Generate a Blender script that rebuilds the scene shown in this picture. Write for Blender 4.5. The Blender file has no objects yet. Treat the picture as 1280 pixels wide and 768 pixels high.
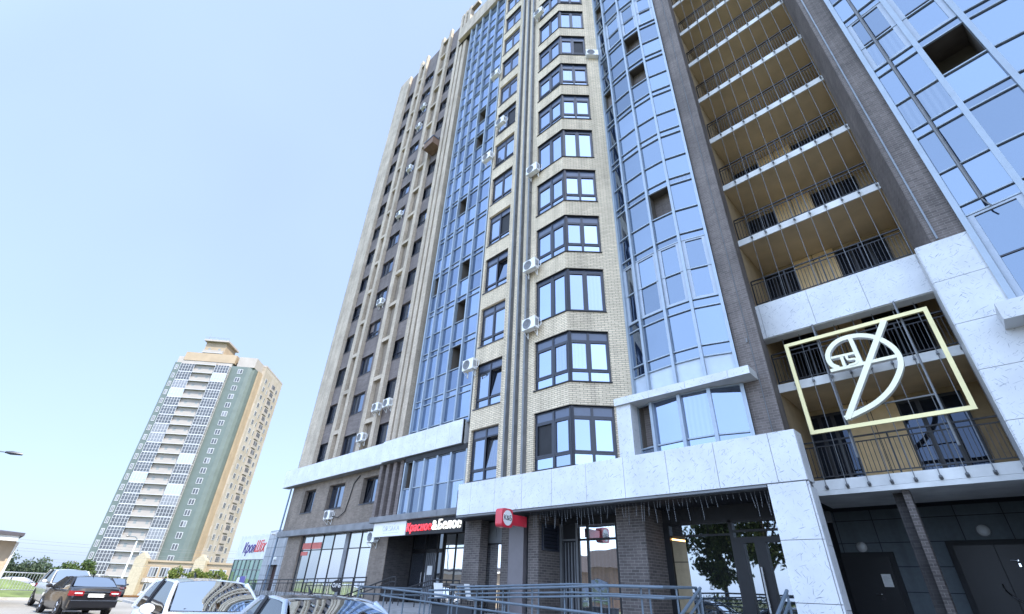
import bpy, math, random
from mathutils import Vector, Matrix
random.seed(7)
C = bpy.context.scene.collection
scn = bpy.context.scene
R = math.radians

# ---------------------------------------------------------------- camera, sky, sun, exposure
cd = bpy.data.cameras.new('camera'); cam = bpy.data.objects.new('camera', cd); C.objects.link(cam)
cd.sensor_width = 36; cd.lens = 16.258; cd.clip_start = 0.1; cd.clip_end = 6000
_Rt, _Dn, _Fw = [Vector((a, b, c)) for a, b, c in ((0.71623113, 0.69683241, 0.03791522), (-0.34099528, 0.39685639, -0.85218967), (-0.60888028, 0.59743585, 0.52185746))]
mw = Matrix.Identity(4)
for i in range(3):
    mw[i][0] = _Rt[i]; mw[i][1] = -_Dn[i]; mw[i][2] = -_Fw[i]
mw[2][3] = 1.6
cam.matrix_world = mw
scn.camera = cam
SUN_DIR = Vector((1.0, 0.06, 0.0)).normalized() * math.cos(R(47)) + Vector((0, 0, math.sin(R(47))))
w = bpy.data.worlds.new('World'); scn.world = w; w.use_nodes = True
nt = w.node_tree
sky = nt.nodes.new('ShaderNodeTexSky'); sky.sky_type = 'NISHITA'; sky.sun_disc = False
sky.sun_elevation = R(47); sky.sun_rotation = math.atan2(SUN_DIR.x, SUN_DIR.y)
sky.altitude = 100; sky.air_density = 1.0; sky.dust_density = 2.0; sky.ozone_density = 1.0
bg = nt.nodes['Background']; bg.inputs['Strength'].default_value = 0.13
hz_ = nt.nodes.new('ShaderNodeMix'); hz_.data_type = 'RGBA'; hz_.inputs[0].default_value = 0.87; hz_.inputs[7].default_value = (1.03, 1.345, 1.98, 1)   # bright summer haze over the clear-sky gradient
nt.links.new(sky.outputs[0], hz_.inputs[6])
# added fill: the sky behind the camera is brightened to light the facade
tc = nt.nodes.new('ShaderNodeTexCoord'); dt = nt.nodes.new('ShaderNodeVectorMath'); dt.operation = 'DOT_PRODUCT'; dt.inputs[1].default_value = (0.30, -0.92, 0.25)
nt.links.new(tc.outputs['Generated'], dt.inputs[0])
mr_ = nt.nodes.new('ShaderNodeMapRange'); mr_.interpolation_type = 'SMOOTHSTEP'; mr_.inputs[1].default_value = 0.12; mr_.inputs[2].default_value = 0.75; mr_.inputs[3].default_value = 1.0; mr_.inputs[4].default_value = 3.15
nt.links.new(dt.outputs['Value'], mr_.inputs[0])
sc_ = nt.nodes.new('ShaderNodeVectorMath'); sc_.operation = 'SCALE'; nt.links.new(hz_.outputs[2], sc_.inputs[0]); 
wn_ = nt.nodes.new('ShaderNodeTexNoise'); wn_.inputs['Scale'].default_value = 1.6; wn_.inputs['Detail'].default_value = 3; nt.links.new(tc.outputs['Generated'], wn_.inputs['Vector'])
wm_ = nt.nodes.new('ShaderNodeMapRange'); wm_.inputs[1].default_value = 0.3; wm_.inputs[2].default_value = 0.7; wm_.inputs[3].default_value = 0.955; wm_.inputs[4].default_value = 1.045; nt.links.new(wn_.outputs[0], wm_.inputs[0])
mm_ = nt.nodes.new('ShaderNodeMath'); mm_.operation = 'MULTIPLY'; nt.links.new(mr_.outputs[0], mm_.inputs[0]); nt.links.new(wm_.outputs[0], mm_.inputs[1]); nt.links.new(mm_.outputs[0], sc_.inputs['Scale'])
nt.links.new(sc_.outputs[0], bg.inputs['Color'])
sd = bpy.data.lights.new('sun', 'SUN'); sd.energy = 1.9; sd.angle = R(0.53); sd.color = (1, 0.95, 0.87)
so = bpy.data.objects.new('sun', sd); C.objects.link(so)
so.rotation_euler = SUN_DIR.to_track_quat('Z', 'Y').to_euler()
vs = scn.view_settings; vs.view_transform = 'Standard'; vs.look = 'None'; vs.gamma = 1; vs.use_curve_mapping = False
vs.exposure = 2.15
scn.cycles.max_bounces = 7; scn.cycles.diffuse_bounces = 3; scn.cycles.glossy_bounces = 4
scn.cycles.transparent_max_bounces = 6; scn.cycles.use_denoising = True

# ---------------------------------------------------------------- node helpers and materials
class NT:
    def __init__(s, name):
        s.m = bpy.data.materials.new(name); s.m.use_nodes = True; s.t = s.m.node_tree
        s.b = s.t.nodes['Principled BSDF']; s.out = s.t.nodes['Material Output']
    def n(s, typ, **kw):
        x = s.t.nodes.new('ShaderNode' + typ)
        for k, v in kw.items(): setattr(x, k, v)
        return x
    def l(s, a, b): s.t.links.new(a, b)
    def math(s, op, a, b=None, c=None):
        x = s.n('Math', operation=op)
        for i, v in enumerate((a, b, c)):
            if v is None: continue
            if isinstance(v, (int, float)): x.inputs[i].default_value = v
            else: s.l(v, x.inputs[i])
        return x.outputs[0]
    def mix(s, f, a, b):
        x = s.n('Mix', data_type='RGBA')
        for sock, v in ((x.inputs[0], f), (x.inputs[6], a), (x.inputs[7], b)):
            if isinstance(v, (int, float)): sock.default_value = v
            elif isinstance(v, tuple): sock.default_value = (*v[:3], 1)
            else: s.l(v, sock)
        return x.outputs[2]
    def ramp(s, f, stops):
        x = s.n('ValToRGB'); e = x.color_ramp.elements
        while len(e) < len(stops): e.new(0.5)
        for i, (p, c) in enumerate(stops):
            e[i].position = p; e[i].color = (*c, 1) if len(c) == 3 else c
        s.l(f, x.inputs[0]); return x.outputs[0]
    def noise(s, scale, vec=None, detail=4, rough=0.55):
        x = s.n('TexNoise'); x.inputs['Scale'].default_value = scale; x.inputs['Detail'].default_value = detail
        x.inputs['Roughness'].default_value = rough
        if vec is not None: s.l(vec, x.inputs['Vector'])
        return x.outputs[0]
    def obj(s): return s.n('TexCoord').outputs['Object']
    def bump(s, h, strength=0.3, dist=0.02):
        x = s.n('Bump'); x.inputs['Strength'].default_value = strength; x.inputs['Distance'].default_value = dist
        s.l(h, x.inputs['Height']); s.l(x.outputs[0], s.b.inputs['Normal'])
    def wall_uv(s):
        g = s.n('NewGeometry'); cr = s.n('VectorMath', operation='CROSS_PRODUCT'); cr.inputs[0].default_value = (0, 0, 1)
        s.l(g.outputs['True Normal'], cr.inputs[1])
        nn = s.n('VectorMath', operation='NORMALIZE'); s.l(cr.outputs[0], nn.inputs[0])
        d = s.n('VectorMath', operation='DOT_PRODUCT'); s.l(nn.outputs[0], d.inputs[0]); s.l(g.outputs['Position'], d.inputs[1])
        sp = s.n('SeparateXYZ'); s.l(g.outputs['Position'], sp.inputs[0])
        cb = s.n('CombineXYZ'); s.l(d.outputs['Value'], cb.inputs[0]); s.l(sp.outputs[2], cb.inputs[1])
        return cb.outputs[0]

def plain(name, col, rough=0.6, metal=0.0, var=0.12, scale=3.0, bump=0.0, spec=0.5, coat=0.0):
    k = NT(name); b = k.b
    v = k.noise(scale, k.obj(), 5)
    lo = tuple(max(0, c * (1 - var)) for c in col); hi = tuple(min(1, c * (1 + var)) for c in col)
    k.l(k.ramp(v, [(0.3, lo), (0.7, hi)]), b.inputs['Base Color'])
    b.inputs['Roughness'].default_value = rough; b.inputs['Metallic'].default_value = metal
    b.inputs['Specular IOR Level'].default_value = spec; b.inputs['Coat Weight'].default_value = coat
    b.inputs['Coat Roughness'].default_value = 0.03
    if bump: k.bump(k.noise(scale * 12, k.obj(), 3), bump, 0.01)
    return k.m

def brick(name, c1, c2, mortar, bw=0.25, rh=0.077, ms=0.007, stain=0.18, offset=0.5, bias=0.0, bump=0.35):
    k = NT(name); uv = k.wall_uv()
    bt = k.n('TexBrick'); bt.offset = offset
    k.l(uv, bt.inputs['Vector'])
    for n_, v in (('Color1', c1), ('Color2', c2), ('Mortar', mortar)): bt.inputs[n_].default_value = (*v, 1)
    bt.inputs['Scale'].default_value = 1; bt.inputs['Mortar Size'].default_value = ms
    bt.inputs['Mortar Smooth'].default_value = 0.15; bt.inputs['Bias'].default_value = bias
    bt.inputs['Brick Width'].default_value = bw; bt.inputs['Row Height'].default_value = rh
    n1 = k.noise(0.7, uv, 6); n2 = k.noise(9.0, uv, 3)
    sh = k.ramp(n1, [(0.3, (1 - stain,) * 3), (0.7, (1, 1, 1))])
    x = k.n('Mix', data_type='RGBA', blend_type='MULTIPLY'); x.inputs[0].default_value = 1
    k.l(bt.outputs[0], x.inputs[6]); k.l(sh, x.inputs[7])
    y = k.n('Mix', data_type='RGBA', blend_type='MULTIPLY'); y.inputs[0].default_value = 1
    k.l(x.outputs[2], y.inputs[6]); k.l(k.ramp(n2, [(0.3, (0.86,) * 3), (0.7, (1, 1, 1))]), y.inputs[7])
    mp = k.n('Mapping'); mp.inputs['Scale'].default_value = (2.6, 0.12, 1); k.l(uv, mp.inputs[0])
    z = k.n('Mix', data_type='RGBA', blend_type='MULTIPLY'); z.inputs[0].default_value = 1; k.l(y.outputs[2], z.inputs[6]); k.l(k.ramp(k.noise(1.0, mp.outputs[0], 4), [(0.34, (0.80,) * 3), (0.56, (1, 1, 1))]), z.inputs[7])
    k.l(z.outputs[2], k.b.inputs['Base Color']); k.b.inputs['Roughness'].default_value = 0.85
    k.bump(k.math('SUBTRACT', 1.0, bt.outputs[1]), bump, 0.01)
    return k.m

def marble(name):
    k = NT(name); uv = k.wall_uv(); col = None
    m = None
    for rot, sc, th in ((38, 3.1, 0.655), (-55, 2.7, 0.66), (82, 3.6, 0.67), (14, 2.9, 0.665)):
        mp = k.n('Mapping', vector_type='TEXTURE'); mp.inputs['Rotation'].default_value = (0, 0, R(rot)); mp.inputs['Location'].default_value = (rot * 0.37, rot * 0.11, 0); mp.inputs['Scale'].default_value = (1 / (sc * 1.3), 1 / (sc * 13), 1)
        k.l(uv, mp.inputs[0])
        f = k.ramp(k.noise(1.0, mp.outputs[0], 2.5, 0.5), [(th, (0, 0, 0)), (th + 0.035, (1, 1, 1))])
        m = f if m is None else k.math('MAXIMUM', m, f)
    cl = k.ramp(k.noise(1.1, uv, 6), [(0.35, (0.55, 0.56, 0.57)), (0.7, (0.66, 0.67, 0.67))])
    k.l(k.mix(k.math('MULTIPLY', m, 0.74), cl, (0.16, 0.18, 0.21)), k.b.inputs['Base Color'])
    k.b.inputs['Roughness'].default_value = 0.42
    return k.m

def glass(name, tint, refl, dark=(0.02, 0.024, 0.03), curtain=0.25, tilt=0.012, objrand=True, bands=True):
    """opaque coated glazing: reflection over a dark room or a hanging curtain, each pane a little out of true"""
    k = NT(name); k.t.nodes.remove(k.b)
    g = k.n('NewGeometry'); ri = g.outputs['Random Per Island']
    if objrand:
        oi = k.n('ObjectInfo'); ri = k.math('FRACT', k.math('ADD', ri, k.math('MULTIPLY', oi.outputs['Random'], 7.31)))
    wn = k.n('TexWhiteNoise', noise_dimensions='1D'); k.l(ri, wn.inputs['W'])
    sub = k.n('VectorMath', operation='SUBTRACT'); k.l(wn.outputs['Color'], sub.inputs[0]); sub.inputs[1].default_value = (0.5,) * 3
    sc = k.n('VectorMath', operation='SCALE'); sc.inputs['Scale'].default_value = tilt; k.l(sub.outputs[0], sc.inputs[0])
    wob = k.n('TexNoise'); wob.inputs['Scale'].default_value = 1.3; wob.inputs['Detail'].default_value = 1; k.l(g.outputs['Position'], wob.inputs['Vector'])
    ws = k.n('VectorMath', operation='SUBTRACT'); k.l(wob.outputs['Color'], ws.inputs[0]); ws.inputs[1].default_value = (0.5,) * 3
    ws2 = k.n('VectorMath', operation='SCALE'); ws2.inputs['Scale'].default_value = tilt * 1.2; k.l(ws.outputs[0], ws2.inputs[0])
    a1 = k.n('VectorMath', operation='ADD'); k.l(g.outputs['Normal'], a1.inputs[0]); k.l(sc.outputs[0], a1.inputs[1])
    a2 = k.n('VectorMath', operation='ADD'); k.l(a1.outputs[0], a2.inputs[0]); k.l(ws2.outputs[0], a2.inputs[1])
    nn = k.n('VectorMath', operation='NORMALIZE'); k.l(a2.outputs[0], nn.inputs[0])
    gl = k.n('BsdfGlossy'); gl.inputs['Roughness'].default_value = 0.015; k.l(nn.outputs[0], gl.inputs['Normal'])
    k.l(k.mix(wn.outputs['Value'], tuple(c * 0.78 for c in tint), tuple(min(1, c * 1.16) for c in tint)), gl.inputs['Color'])
    df = k.n('BsdfDiffuse')
    uv = k.wall_uv(); sp = k.n('SeparateXYZ'); k.l(uv, sp.inputs[0])
    fold = k.math('ADD', 0.72, k.math('MULTIPLY', 0.28, k.math('SINE', k.math('ADD', k.math('MULTIPLY', sp.outputs[0], 42), k.math('MULTIPLY', k.noise(0.8, uv, 1), 5)))))
    isc = k.math('GREATER_THAN', k.math('FRACT', k.math('MULTIPLY', ri, 17.7)), 1 - curtain)
    cc = k.n('Mix', data_type='RGBA', blend_type='MULTIPLY'); cc.inputs[0].default_value = 1; cc.inputs[6].default_value = (0.22, 0.23, 0.25, 1); k.l(fold, cc.inputs[7])
    k.l(k.mix(isc, dark, cc.outputs[2]), df.inputs['Color'])
    fr = k.n('Fresnel'); fr.inputs['IOR'].default_value = 1.6
    f = k.math('MINIMUM', k.math('ADD', refl, k.math('MULTIPLY', fr.outputs[0], 0.8)), 1.0)
    ms = k.n('MixShader'); k.l(f, ms.inputs[0]); k.l(df.outputs[0], ms.inputs[1]); k.l(gl.outputs[0], ms.inputs[2])
    k.l(ms.outputs[0], k.out.inputs['Surface'])
    return k.m

def leafmat(name, a, b, c):
    k = NT(name); g = k.n('NewGeometry')
    k.l(k.ramp(g.outputs['Random Per Island'], [(0.0, a), (0.5, b), (1.0, c)]), k.b.inputs['Base Color'])
    k.b.inputs['Roughness'].default_value = 0.6; k.b.inputs['Specular IOR Level'].default_value = 0.3
    tr = k.n('BsdfTranslucent'); k.l(k.ramp(g.outputs['Random Per Island'], [(0.0, b), (1.0, c)]), tr.inputs[0])
    ms = k.n('MixShader'); ms.inputs[0].default_value = 0.3; k.l(k.b.outputs[0], ms.inputs[1]); k.l(tr.outputs[0], ms.inputs[2]); k.l(ms.outputs[0], k.out.inputs['Surface'])
    return k.m

def emit(name, col, s):
    k = NT(name); k.b.inputs['Base Color'].default_value = (*col, 1); k.b.inputs['Emission Color'].default_value = (*col, 1); k.b.inputs['Emission Strength'].default_value = s
    return k.m

def asphalt(name, base, patch):
    k = NT(name); o = k.n('NewGeometry').outputs['Position']
    n1 = k.noise(0.25, o, 6); n2 = k.noise(60, o, 3)
    c = k.mix(k.ramp(n1, [(0.35, (0, 0, 0)), (0.7, (1, 1, 1))]), base, patch)
    x = k.n('Mix', data_type='RGBA', blend_type='MULTIPLY'); x.inputs[0].default_value = 1
    k.l(c, x.inputs[6]); k.l(k.ramp(n2, [(0.2, (0.7,) * 3), (0.8, (1.0,) * 3)]), x.inputs[7])
    k.l(x.outputs[2], k.b.inputs['Base Color']); k.b.inputs['Roughness'].default_value = 0.9
    k.bump(n2, 0.4, 0.01); return k.m

M = dict(
    cream=brick('cream_brick', (0.87, 0.73, 0.525), (0.75, 0.625, 0.445), (0.09, 0.078, 0.065), 0.27, 0.077, 0.0065, bump=0.5),
    trim=brick('cream_trim_brick', (0.67, 0.56, 0.43), (0.57, 0.475, 0.365), (0.32, 0.265, 0.2), 0.25, 0.077, 0.006, 0.3),
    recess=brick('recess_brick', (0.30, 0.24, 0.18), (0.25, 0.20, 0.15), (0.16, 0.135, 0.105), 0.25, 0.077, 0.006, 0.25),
    spandrel=brick('brown_brick_spandrel', (0.25, 0.208, 0.192), (0.19, 0.158, 0.146), (0.085, 0.07, 0.065), 0.5, 0.077, 0.006, 0.3),
    base=brick('grey_brown_brick', (0.28, 0.225, 0.18), (0.205, 0.165, 0.132), (0.25, 0.215, 0.18), 0.25, 0.077, 0.006, 0.3),
    brown=brick('dark_brown_brick', (0.15, 0.125, 0.113), (0.088, 0.074, 0.068), (0.25, 0.225, 0.205), 0.25, 0.077, 0.006, 0.35),
    deep=brick('dark_grey_brick', (0.07, 0.062, 0.06), (0.042, 0.038, 0.038), (0.085, 0.08, 0.077), 0.25, 0.077, 0.006, 0.3),
    cladding=brick('dark_cladding_panel', (0.15, 0.18, 0.20), (0.135, 0.165, 0.185), (0.03, 0.035, 0.04), 1.05, 0.667, 0.012, 0.2, 0.0, bump=0.2),
    greypanel=brick('light_grey_panel', (0.44, 0.45, 0.46), (0.40, 0.41, 0.425), (0.2, 0.21, 0.22), 1.2, 0.62, 0.02, 0.2, 0.0, bump=0.2),
    lobby=brick('lobby_panel', (0.34, 0.27, 0.17), (0.32, 0.255, 0.16), (0.08, 0.06, 0.04), 3.0, 0.62, 0.015, 0.1, 0.0),
    marble=marble('white_marble_cladding'),
    gledge=plain('grey_stone_ledge', (0.17, 0.175, 0.185), 0.6, var=0.25, scale=1.5),
    anth=plain('anthracite_frame', (0.02, 0.024, 0.037), 0.35, var=0.1),
    panelblue=plain('blue_grey_infill_panel', (0.06, 0.08, 0.13), 0.3, var=0.1, coat=0.3),
    alu=plain('aluminium_mullion', (0.30, 0.35, 0.40), 0.4, 0.3, var=0.06),
    alug=plain('grey_sash_frame', (0.33, 0.37, 0.42), 0.4, 0.2, var=0.06),
    channel=plain('grey_steel_channel', (0.17, 0.175, 0.18), 0.5, 0.3, var=0.12),
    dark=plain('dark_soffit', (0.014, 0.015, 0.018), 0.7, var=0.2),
    room=plain('dim_room', (0.10, 0.085, 0.07), 0.9, var=0.3, scale=1.2),
    black=plain('black_painted_steel', (0.012, 0.012, 0.014), 0.45, 0.2),
    rail=plain('blue_grey_painted_steel', (0.115, 0.15, 0.185), 0.45, 0.1, var=0.12),
    concrete=plain('pale_concrete', (0.62, 0.62, 0.6), 0.8, var=0.18, scale=1.4),
    stone=plain('grey_paving_stone', (0.25, 0.25, 0.25), 0.85, var=0.2, scale=2.0, bump=0.2),
    ochre=plain('ochre_render', (0.55, 0.44, 0.295), 0.9, var=0.15, scale=0.9),
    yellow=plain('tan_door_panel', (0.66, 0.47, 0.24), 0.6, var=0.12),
    dglass=glass('balcony_glazing', (0.2, 0.25, 0.35), 0.12, (0.008, 0.011, 0.018), 0.0),
    g_curt=glass('curtain_wall_glass', (0.235, 0.285, 0.345), 0.66, (0.03, 0.05, 0.10), 0.14, 0.03, False),
    g_win=glass('window_glass', (0.35, 0.42, 0.54), 0.66, (0.03, 0.035, 0.05), 0.14, 0.03),
    g_dim=glass('dim_window_glass', (0.5, 0.55, 0.62), 0.30, (0.03, 0.033, 0.04), 0.25, 0.02),
    g_shop=glass('shop_glass', (0.88, 0.94, 0.96), 0.72, (0.22, 0.25, 0.27), 0.45, 0.01),
    g_entry=glass('entrance_glass', (0.7, 0.75, 0.8), 0.30, (0.012, 0.013, 0.014), 0.0, 0.004),
    frost=plain('frosted_glass_panel', (0.42, 0.48, 0.55), 0.25, var=0.06, coat=0.4),
    white=plain('white_plastic', (0.74, 0.74, 0.72), 0.5, var=0.05),
    offwhite=plain('white_enamel', (0.62, 0.62, 0.6), 0.5, var=0.1),
    redp=plain('red_acrylic', (0.55, 0.03, 0.05), 0.3, var=0.06, coat=0.4),
    redl=emit('red_lit_letter', (0.75, 0.06, 0.08), 0.25),
    whl=emit('white_lit_letter', (0.85, 0.84, 0.75), 0.35),
    gold=plain('pale_gold_paint', (0.66, 0.56, 0.28), 0.3, 0.35, var=0.05),
    goldw=plain('white_letter_return', (0.82, 0.82, 0.80), 0.5, var=0.04),
    led=emit('cove_light', (1.0, 0.55, 0.2), 1.6),
    bulb=emit('small_white_bulb', (1, 0.95, 0.85), 0.5),
    lamp=plain('frosted_lamp_glass', (0.6, 0.62, 0.62), 0.25, var=0.05),
    textg=plain('grey_lettering', (0.5, 0.51, 0.53), 0.6),
    purple=plain('purple_lettering', (0.075, 0.045, 0.2), 0.5), redt=plain('red_lettering', (0.62, 0.07, 0.06), 0.5),
    leaf=leafmat('broad_leaf', (0.03, 0.06, 0.016), (0.06, 0.10, 0.026), (0.115, 0.15, 0.05)),
    leafd=leafmat('dark_leaf', (0.045, 0.075, 0.045), (0.075, 0.11, 0.065), (0.11, 0.145, 0.09)),
    leafy=leafmat('yellow_green_leaf', (0.07, 0.11, 0.02), (0.13, 0.17, 0.035), (0.19, 0.22, 0.06)),
    bark=plain('bark', (0.085, 0.065, 0.05), 0.9, var=0.3, scale=6, bump=0.5),
    asphalt=asphalt('road_asphalt', (0.26, 0.25, 0.23), (0.34, 0.325, 0.30)),
    grass=plain('grass', (0.13, 0.17, 0.045), 0.9, var=0.45, scale=1.5, bump=0.6),
    kerb=plain('kerb_concrete', (0.38, 0.37, 0.35), 0.85, var=0.2),
    field=plain('far_field', (0.13, 0.15, 0.075), 0.95, var=0.35, scale=0.05),
    tyre=plain('tyre_rubber', (0.016, 0.016, 0.017), 0.8), rim=plain('alloy_rim', (0.45, 0.46, 0.48), 0.3, 0.8),
    chrome=plain('chrome', (0.7, 0.7, 0.72), 0.12, 1.0, var=0.02),
    taill=plain('red_tail_lens', (0.22, 0.008, 0.012), 0.12, var=0.1, coat=0.4), headl=plain('clear_lamp_lens', (0.55, 0.58, 0.6), 0.1, coat=0.7),
    carglass=glass('car_glass', (0.85, 0.9, 0.95), 0.22, (0.014, 0.017, 0.021), 0.0, 0.002),
)
M['g_flat'] = glass('flat_wall_glass', (0.30, 0.375, 0.50), 0.68, (0.03, 0.05, 0.10), 0.14, 0.03, False)
M['brownl'] = brick('light_brown_brick', (0.215, 0.178, 0.162), (0.15, 0.125, 0.114), (0.29, 0.26, 0.235), 0.25, 0.077, 0.006, 0.35)  # lighter brown brick for the upper pilaster and splayed pier
M['goldf'] = plain('cream_gold_letter_face', (0.74, 0.70, 0.50), 0.32, 0.15, var=0.05)
def paint(name, col, metal=0.0): return plain(name, col, 0.28, metal, var=0.03, coat=0.9)

# ---------------------------------------------------------------- mesh builder and scene helpers
WL = {}
class MB:
    def __init__(s): s.v = []; s.f = []; s.mi = []; s.sm = False
    def face(s, pts, m=0):
        i = len(s.v); s.v += [tuple(p) for p in pts]; s.f.append(tuple(range(i, i + len(pts)))); s.mi.append(m)
    def box(s, x0, x1, y0, y1, z0, z1, m=0):
        x0, x1 = min(x0, x1), max(x0, x1); y0, y1 = min(y0, y1), max(y0, y1); z0, z1 = min(z0, z1), max(z0, z1)
        i = len(s.v)
        s.v += [(x0, y0, z0), (x1, y0, z0), (x1, y1, z0), (x0, y1, z0), (x0, y0, z1), (x1, y0, z1), (x1, y1, z1), (x0, y1, z1)]
        for q in ((0, 3, 2, 1), (4, 5, 6, 7), (0, 1, 5, 4), (1, 2, 6, 5), (2, 3, 7, 6), (3, 0, 4, 7)):
            s.f.append(tuple(i + a for a in q)); s.mi.append(m)
        return s
    def obox(s, p, d, L, t, z0, z1, m=0, off=0.0):
        """box along plan direction d from p, length L, thickness t going inward (left normal), off = outward shift"""
        d = Vector((d[0], d[1], 0)).normalized(); n = Vector((-d.y, d.x, 0)); p = Vector((p[0], p[1], 0)) - n * off
        a = [p, p + d * L, p + d * L + n * t, p + n * t]
        return s.prism([(q.x, q.y) for q in a], z0, z1, m)
    def prism(s, poly, z0, z1, m=0, caps=True):
        A = sum(poly[i][0] * poly[(i + 1) % len(poly)][1] - poly[(i + 1) % len(poly)][0] * poly[i][1] for i in range(len(poly)))
        if A < 0: poly = poly[::-1]
        n = len(poly)
        for k in range(n):
            a, b = poly[k], poly[(k + 1) % n]
            s.face([(a[0], a[1], z0), (b[0], b[1], z0), (b[0], b[1], z1), (a[0], a[1], z1)], m)
        if caps:
            s.face([(a[0], a[1], z1) for a in poly], m); s.face([(a[0], a[1], z0) for a in poly[::-1]], m)
        return s
    def tube(s, pts, r, n=6, m=0, caps=True):
        pts = [Vector(p) for p in pts]; rings = []
        for k, p in enumerate(pts):
            d = (pts[min(k + 1, len(pts) - 1)] - pts[max(k - 1, 0)]).normalized()
            a = d.orthogonal().normalized() if k == 0 else (a - d * a.dot(d)).normalized()
            b = d.cross(a); rr = r[k] if isinstance(r, (list, tuple)) else r
            rings.append([p + (a * math.cos(2 * math.pi * j / n) + b * math.sin(2 * math.pi * j / n)) * rr for j in range(n)])
        i = len(s.v)
        for ring in rings: s.v += [tuple(q) for q in ring]
        for k in range(len(pts) - 1):
            for j in range(n):
                s.f.append((i + k * n + j, i + k * n + (j + 1) % n, i + (k + 1) * n + (j + 1) % n, i + (k + 1) * n + j)); s.mi.append(m)
        if caps:
            s.f.append(tuple(i + j for j in range(n - 1, -1, -1))); s.mi.append(m)
            s.f.append(tuple(i + (len(pts) - 1) * n + j for j in range(n))); s.mi.append(m)
        return s
    def lathe(s, prof, c, axis='z', n=16, m=0):
        i = len(s.v); c = Vector(c)
        for r, h in prof:
            for j in range(n):
                a = 2 * math.pi * j / n; u, v_ = r * math.cos(a), r * math.sin(a)
                q = {'z': (u, v_, h), 'y': (v_, h, u), 'x': (h, u, v_)}[axis]
                s.v.append(tuple(c + Vector(q)))
        for k in range(len(prof) - 1):
            for j in range(n):
                s.f.append((i + k * n + j, i + k * n + (j + 1) % n, i + (k + 1) * n + (j + 1) % n, i + (k + 1) * n + j)); s.mi.append(m)
        for k, rev in ((0, True), (len(prof) - 1, False)):
            if prof[k][0] > 1e-4:
                q = [i + k * n + j for j in range(n)]; s.f.append(tuple(q[::-1] if rev else q)); s.mi.append(m)
        return s
    def grid(s, P, m=0):
        """P[i][j] points -> quads sharing vertices"""
        i0 = len(s.v); nu, nv = len(P), len(P[0])
        for row in P: s.v += [tuple(p) for p in row]
        for a in range(nu - 1):
            for b in range(nv - 1):
                s.f.append((i0 + a * nv + b, i0 + a * nv + b + 1, i0 + (a + 1) * nv + b + 1, i0 + (a + 1) * nv + b)); s.mi.append(m)
        return s
    def build(s, name, mats, parent=None, smooth=False, loc=None):
        if not isinstance(mats, (list, tuple)): mats = [mats]
        o0 = Vector(WL.get(parent, (0, 0, 0)) if parent is not None else (loc or (0, 0, 0)))
        me = bpy.data.meshes.new(name)
        me.from_pydata([tuple(Vector(v) - o0) for v in s.v], [], s.f)
        for mt in mats: me.materials.append(mt)
        me.polygons.foreach_set('material_index', s.mi)
        if smooth:
            me.polygons.foreach_set('use_smooth', [True] * len(me.polygons)); me.set_sharp_from_angle(angle=R(38))
        me.update()
        o = bpy.data.objects.new(name, me); C.objects.link(o)
        if parent is not None: o.parent = parent; WL[o] = tuple(o0)
        else: o.location = o0; WL[o] = tuple(o0)
        return o

def tag(o, label=None, cat=None, group=None, kind=None):
    if label: o['label'] = label
    if cat: o['category'] = cat
    if group: o['group'] = group
    if kind: o['kind'] = kind
    return o
def thing(name, loc, label, cat, group=None, rz=0, local=False):
    o = bpy.data.objects.new(name, None); C.objects.link(o); o.empty_display_size = 0.2
    o.location = loc; o.rotation_euler = (0, 0, rz); WL[o] = (0, 0, 0) if local else tuple(loc)
    return tag(o, label, cat, group)
def dup(o, parent=None, **kw):
    c = o.copy(); C.objects.link(c); c.parent = parent if parent is not None else o.parent
    for k, v in kw.items(): setattr(c, k, v)
    WL[c] = WL.get(o, (0, 0, 0))
    for ch in [x for x in KIDS(o)]: dup(ch, c)
    return c
def KIDS(o): return list(o.children)
def text_mesh(s, size, extrude=0.02, shear=0.0, sx=1.0, bold=0.0, spacing=1.0):
    cu = bpy.data.curves.new('lettering', 'FONT'); cu.body = s; cu.size = size; cu.extrude = extrude; cu.shear = shear
    cu.offset = bold; cu.space_character = spacing; cu.align_x = 'LEFT'
    to = bpy.data.objects.new('lettering', cu); C.objects.link(to)
    bpy.context.view_layer.update()
    me = bpy.data.meshes.new_from_object(to.evaluated_get(bpy.context.evaluated_depsgraph_get()))
    bpy.data.objects.remove(to); bpy.data.curves.remove(cu)
    for v in me.vertices: v.co.x *= sx
    return me
def lettering(name, s, size, origin, mat, parent, ext=0.02, rot=(R(90), 0, 0), fit=None, **kw):
    me = text_mesh(s, size, ext, **kw)
    if fit:
        xs = [v.co.x for v in me.vertices]; k = fit / (max(xs) - min(xs)); x0 = min(xs)
        for v in me.vertices: v.co.x = (v.co.x - x0) * k
    me.materials.clear(); me.materials.append(mat)
    o = bpy.data.objects.new(name, me); C.objects.link(o)
    o.rotation_euler = rot
    o0 = Vector(WL.get(parent, (0, 0, 0))) if parent is not None else Vector((0, 0, 0))
    o.location = Vector(origin) - o0
    if parent is not None: o.parent = parent
    return o

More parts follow.
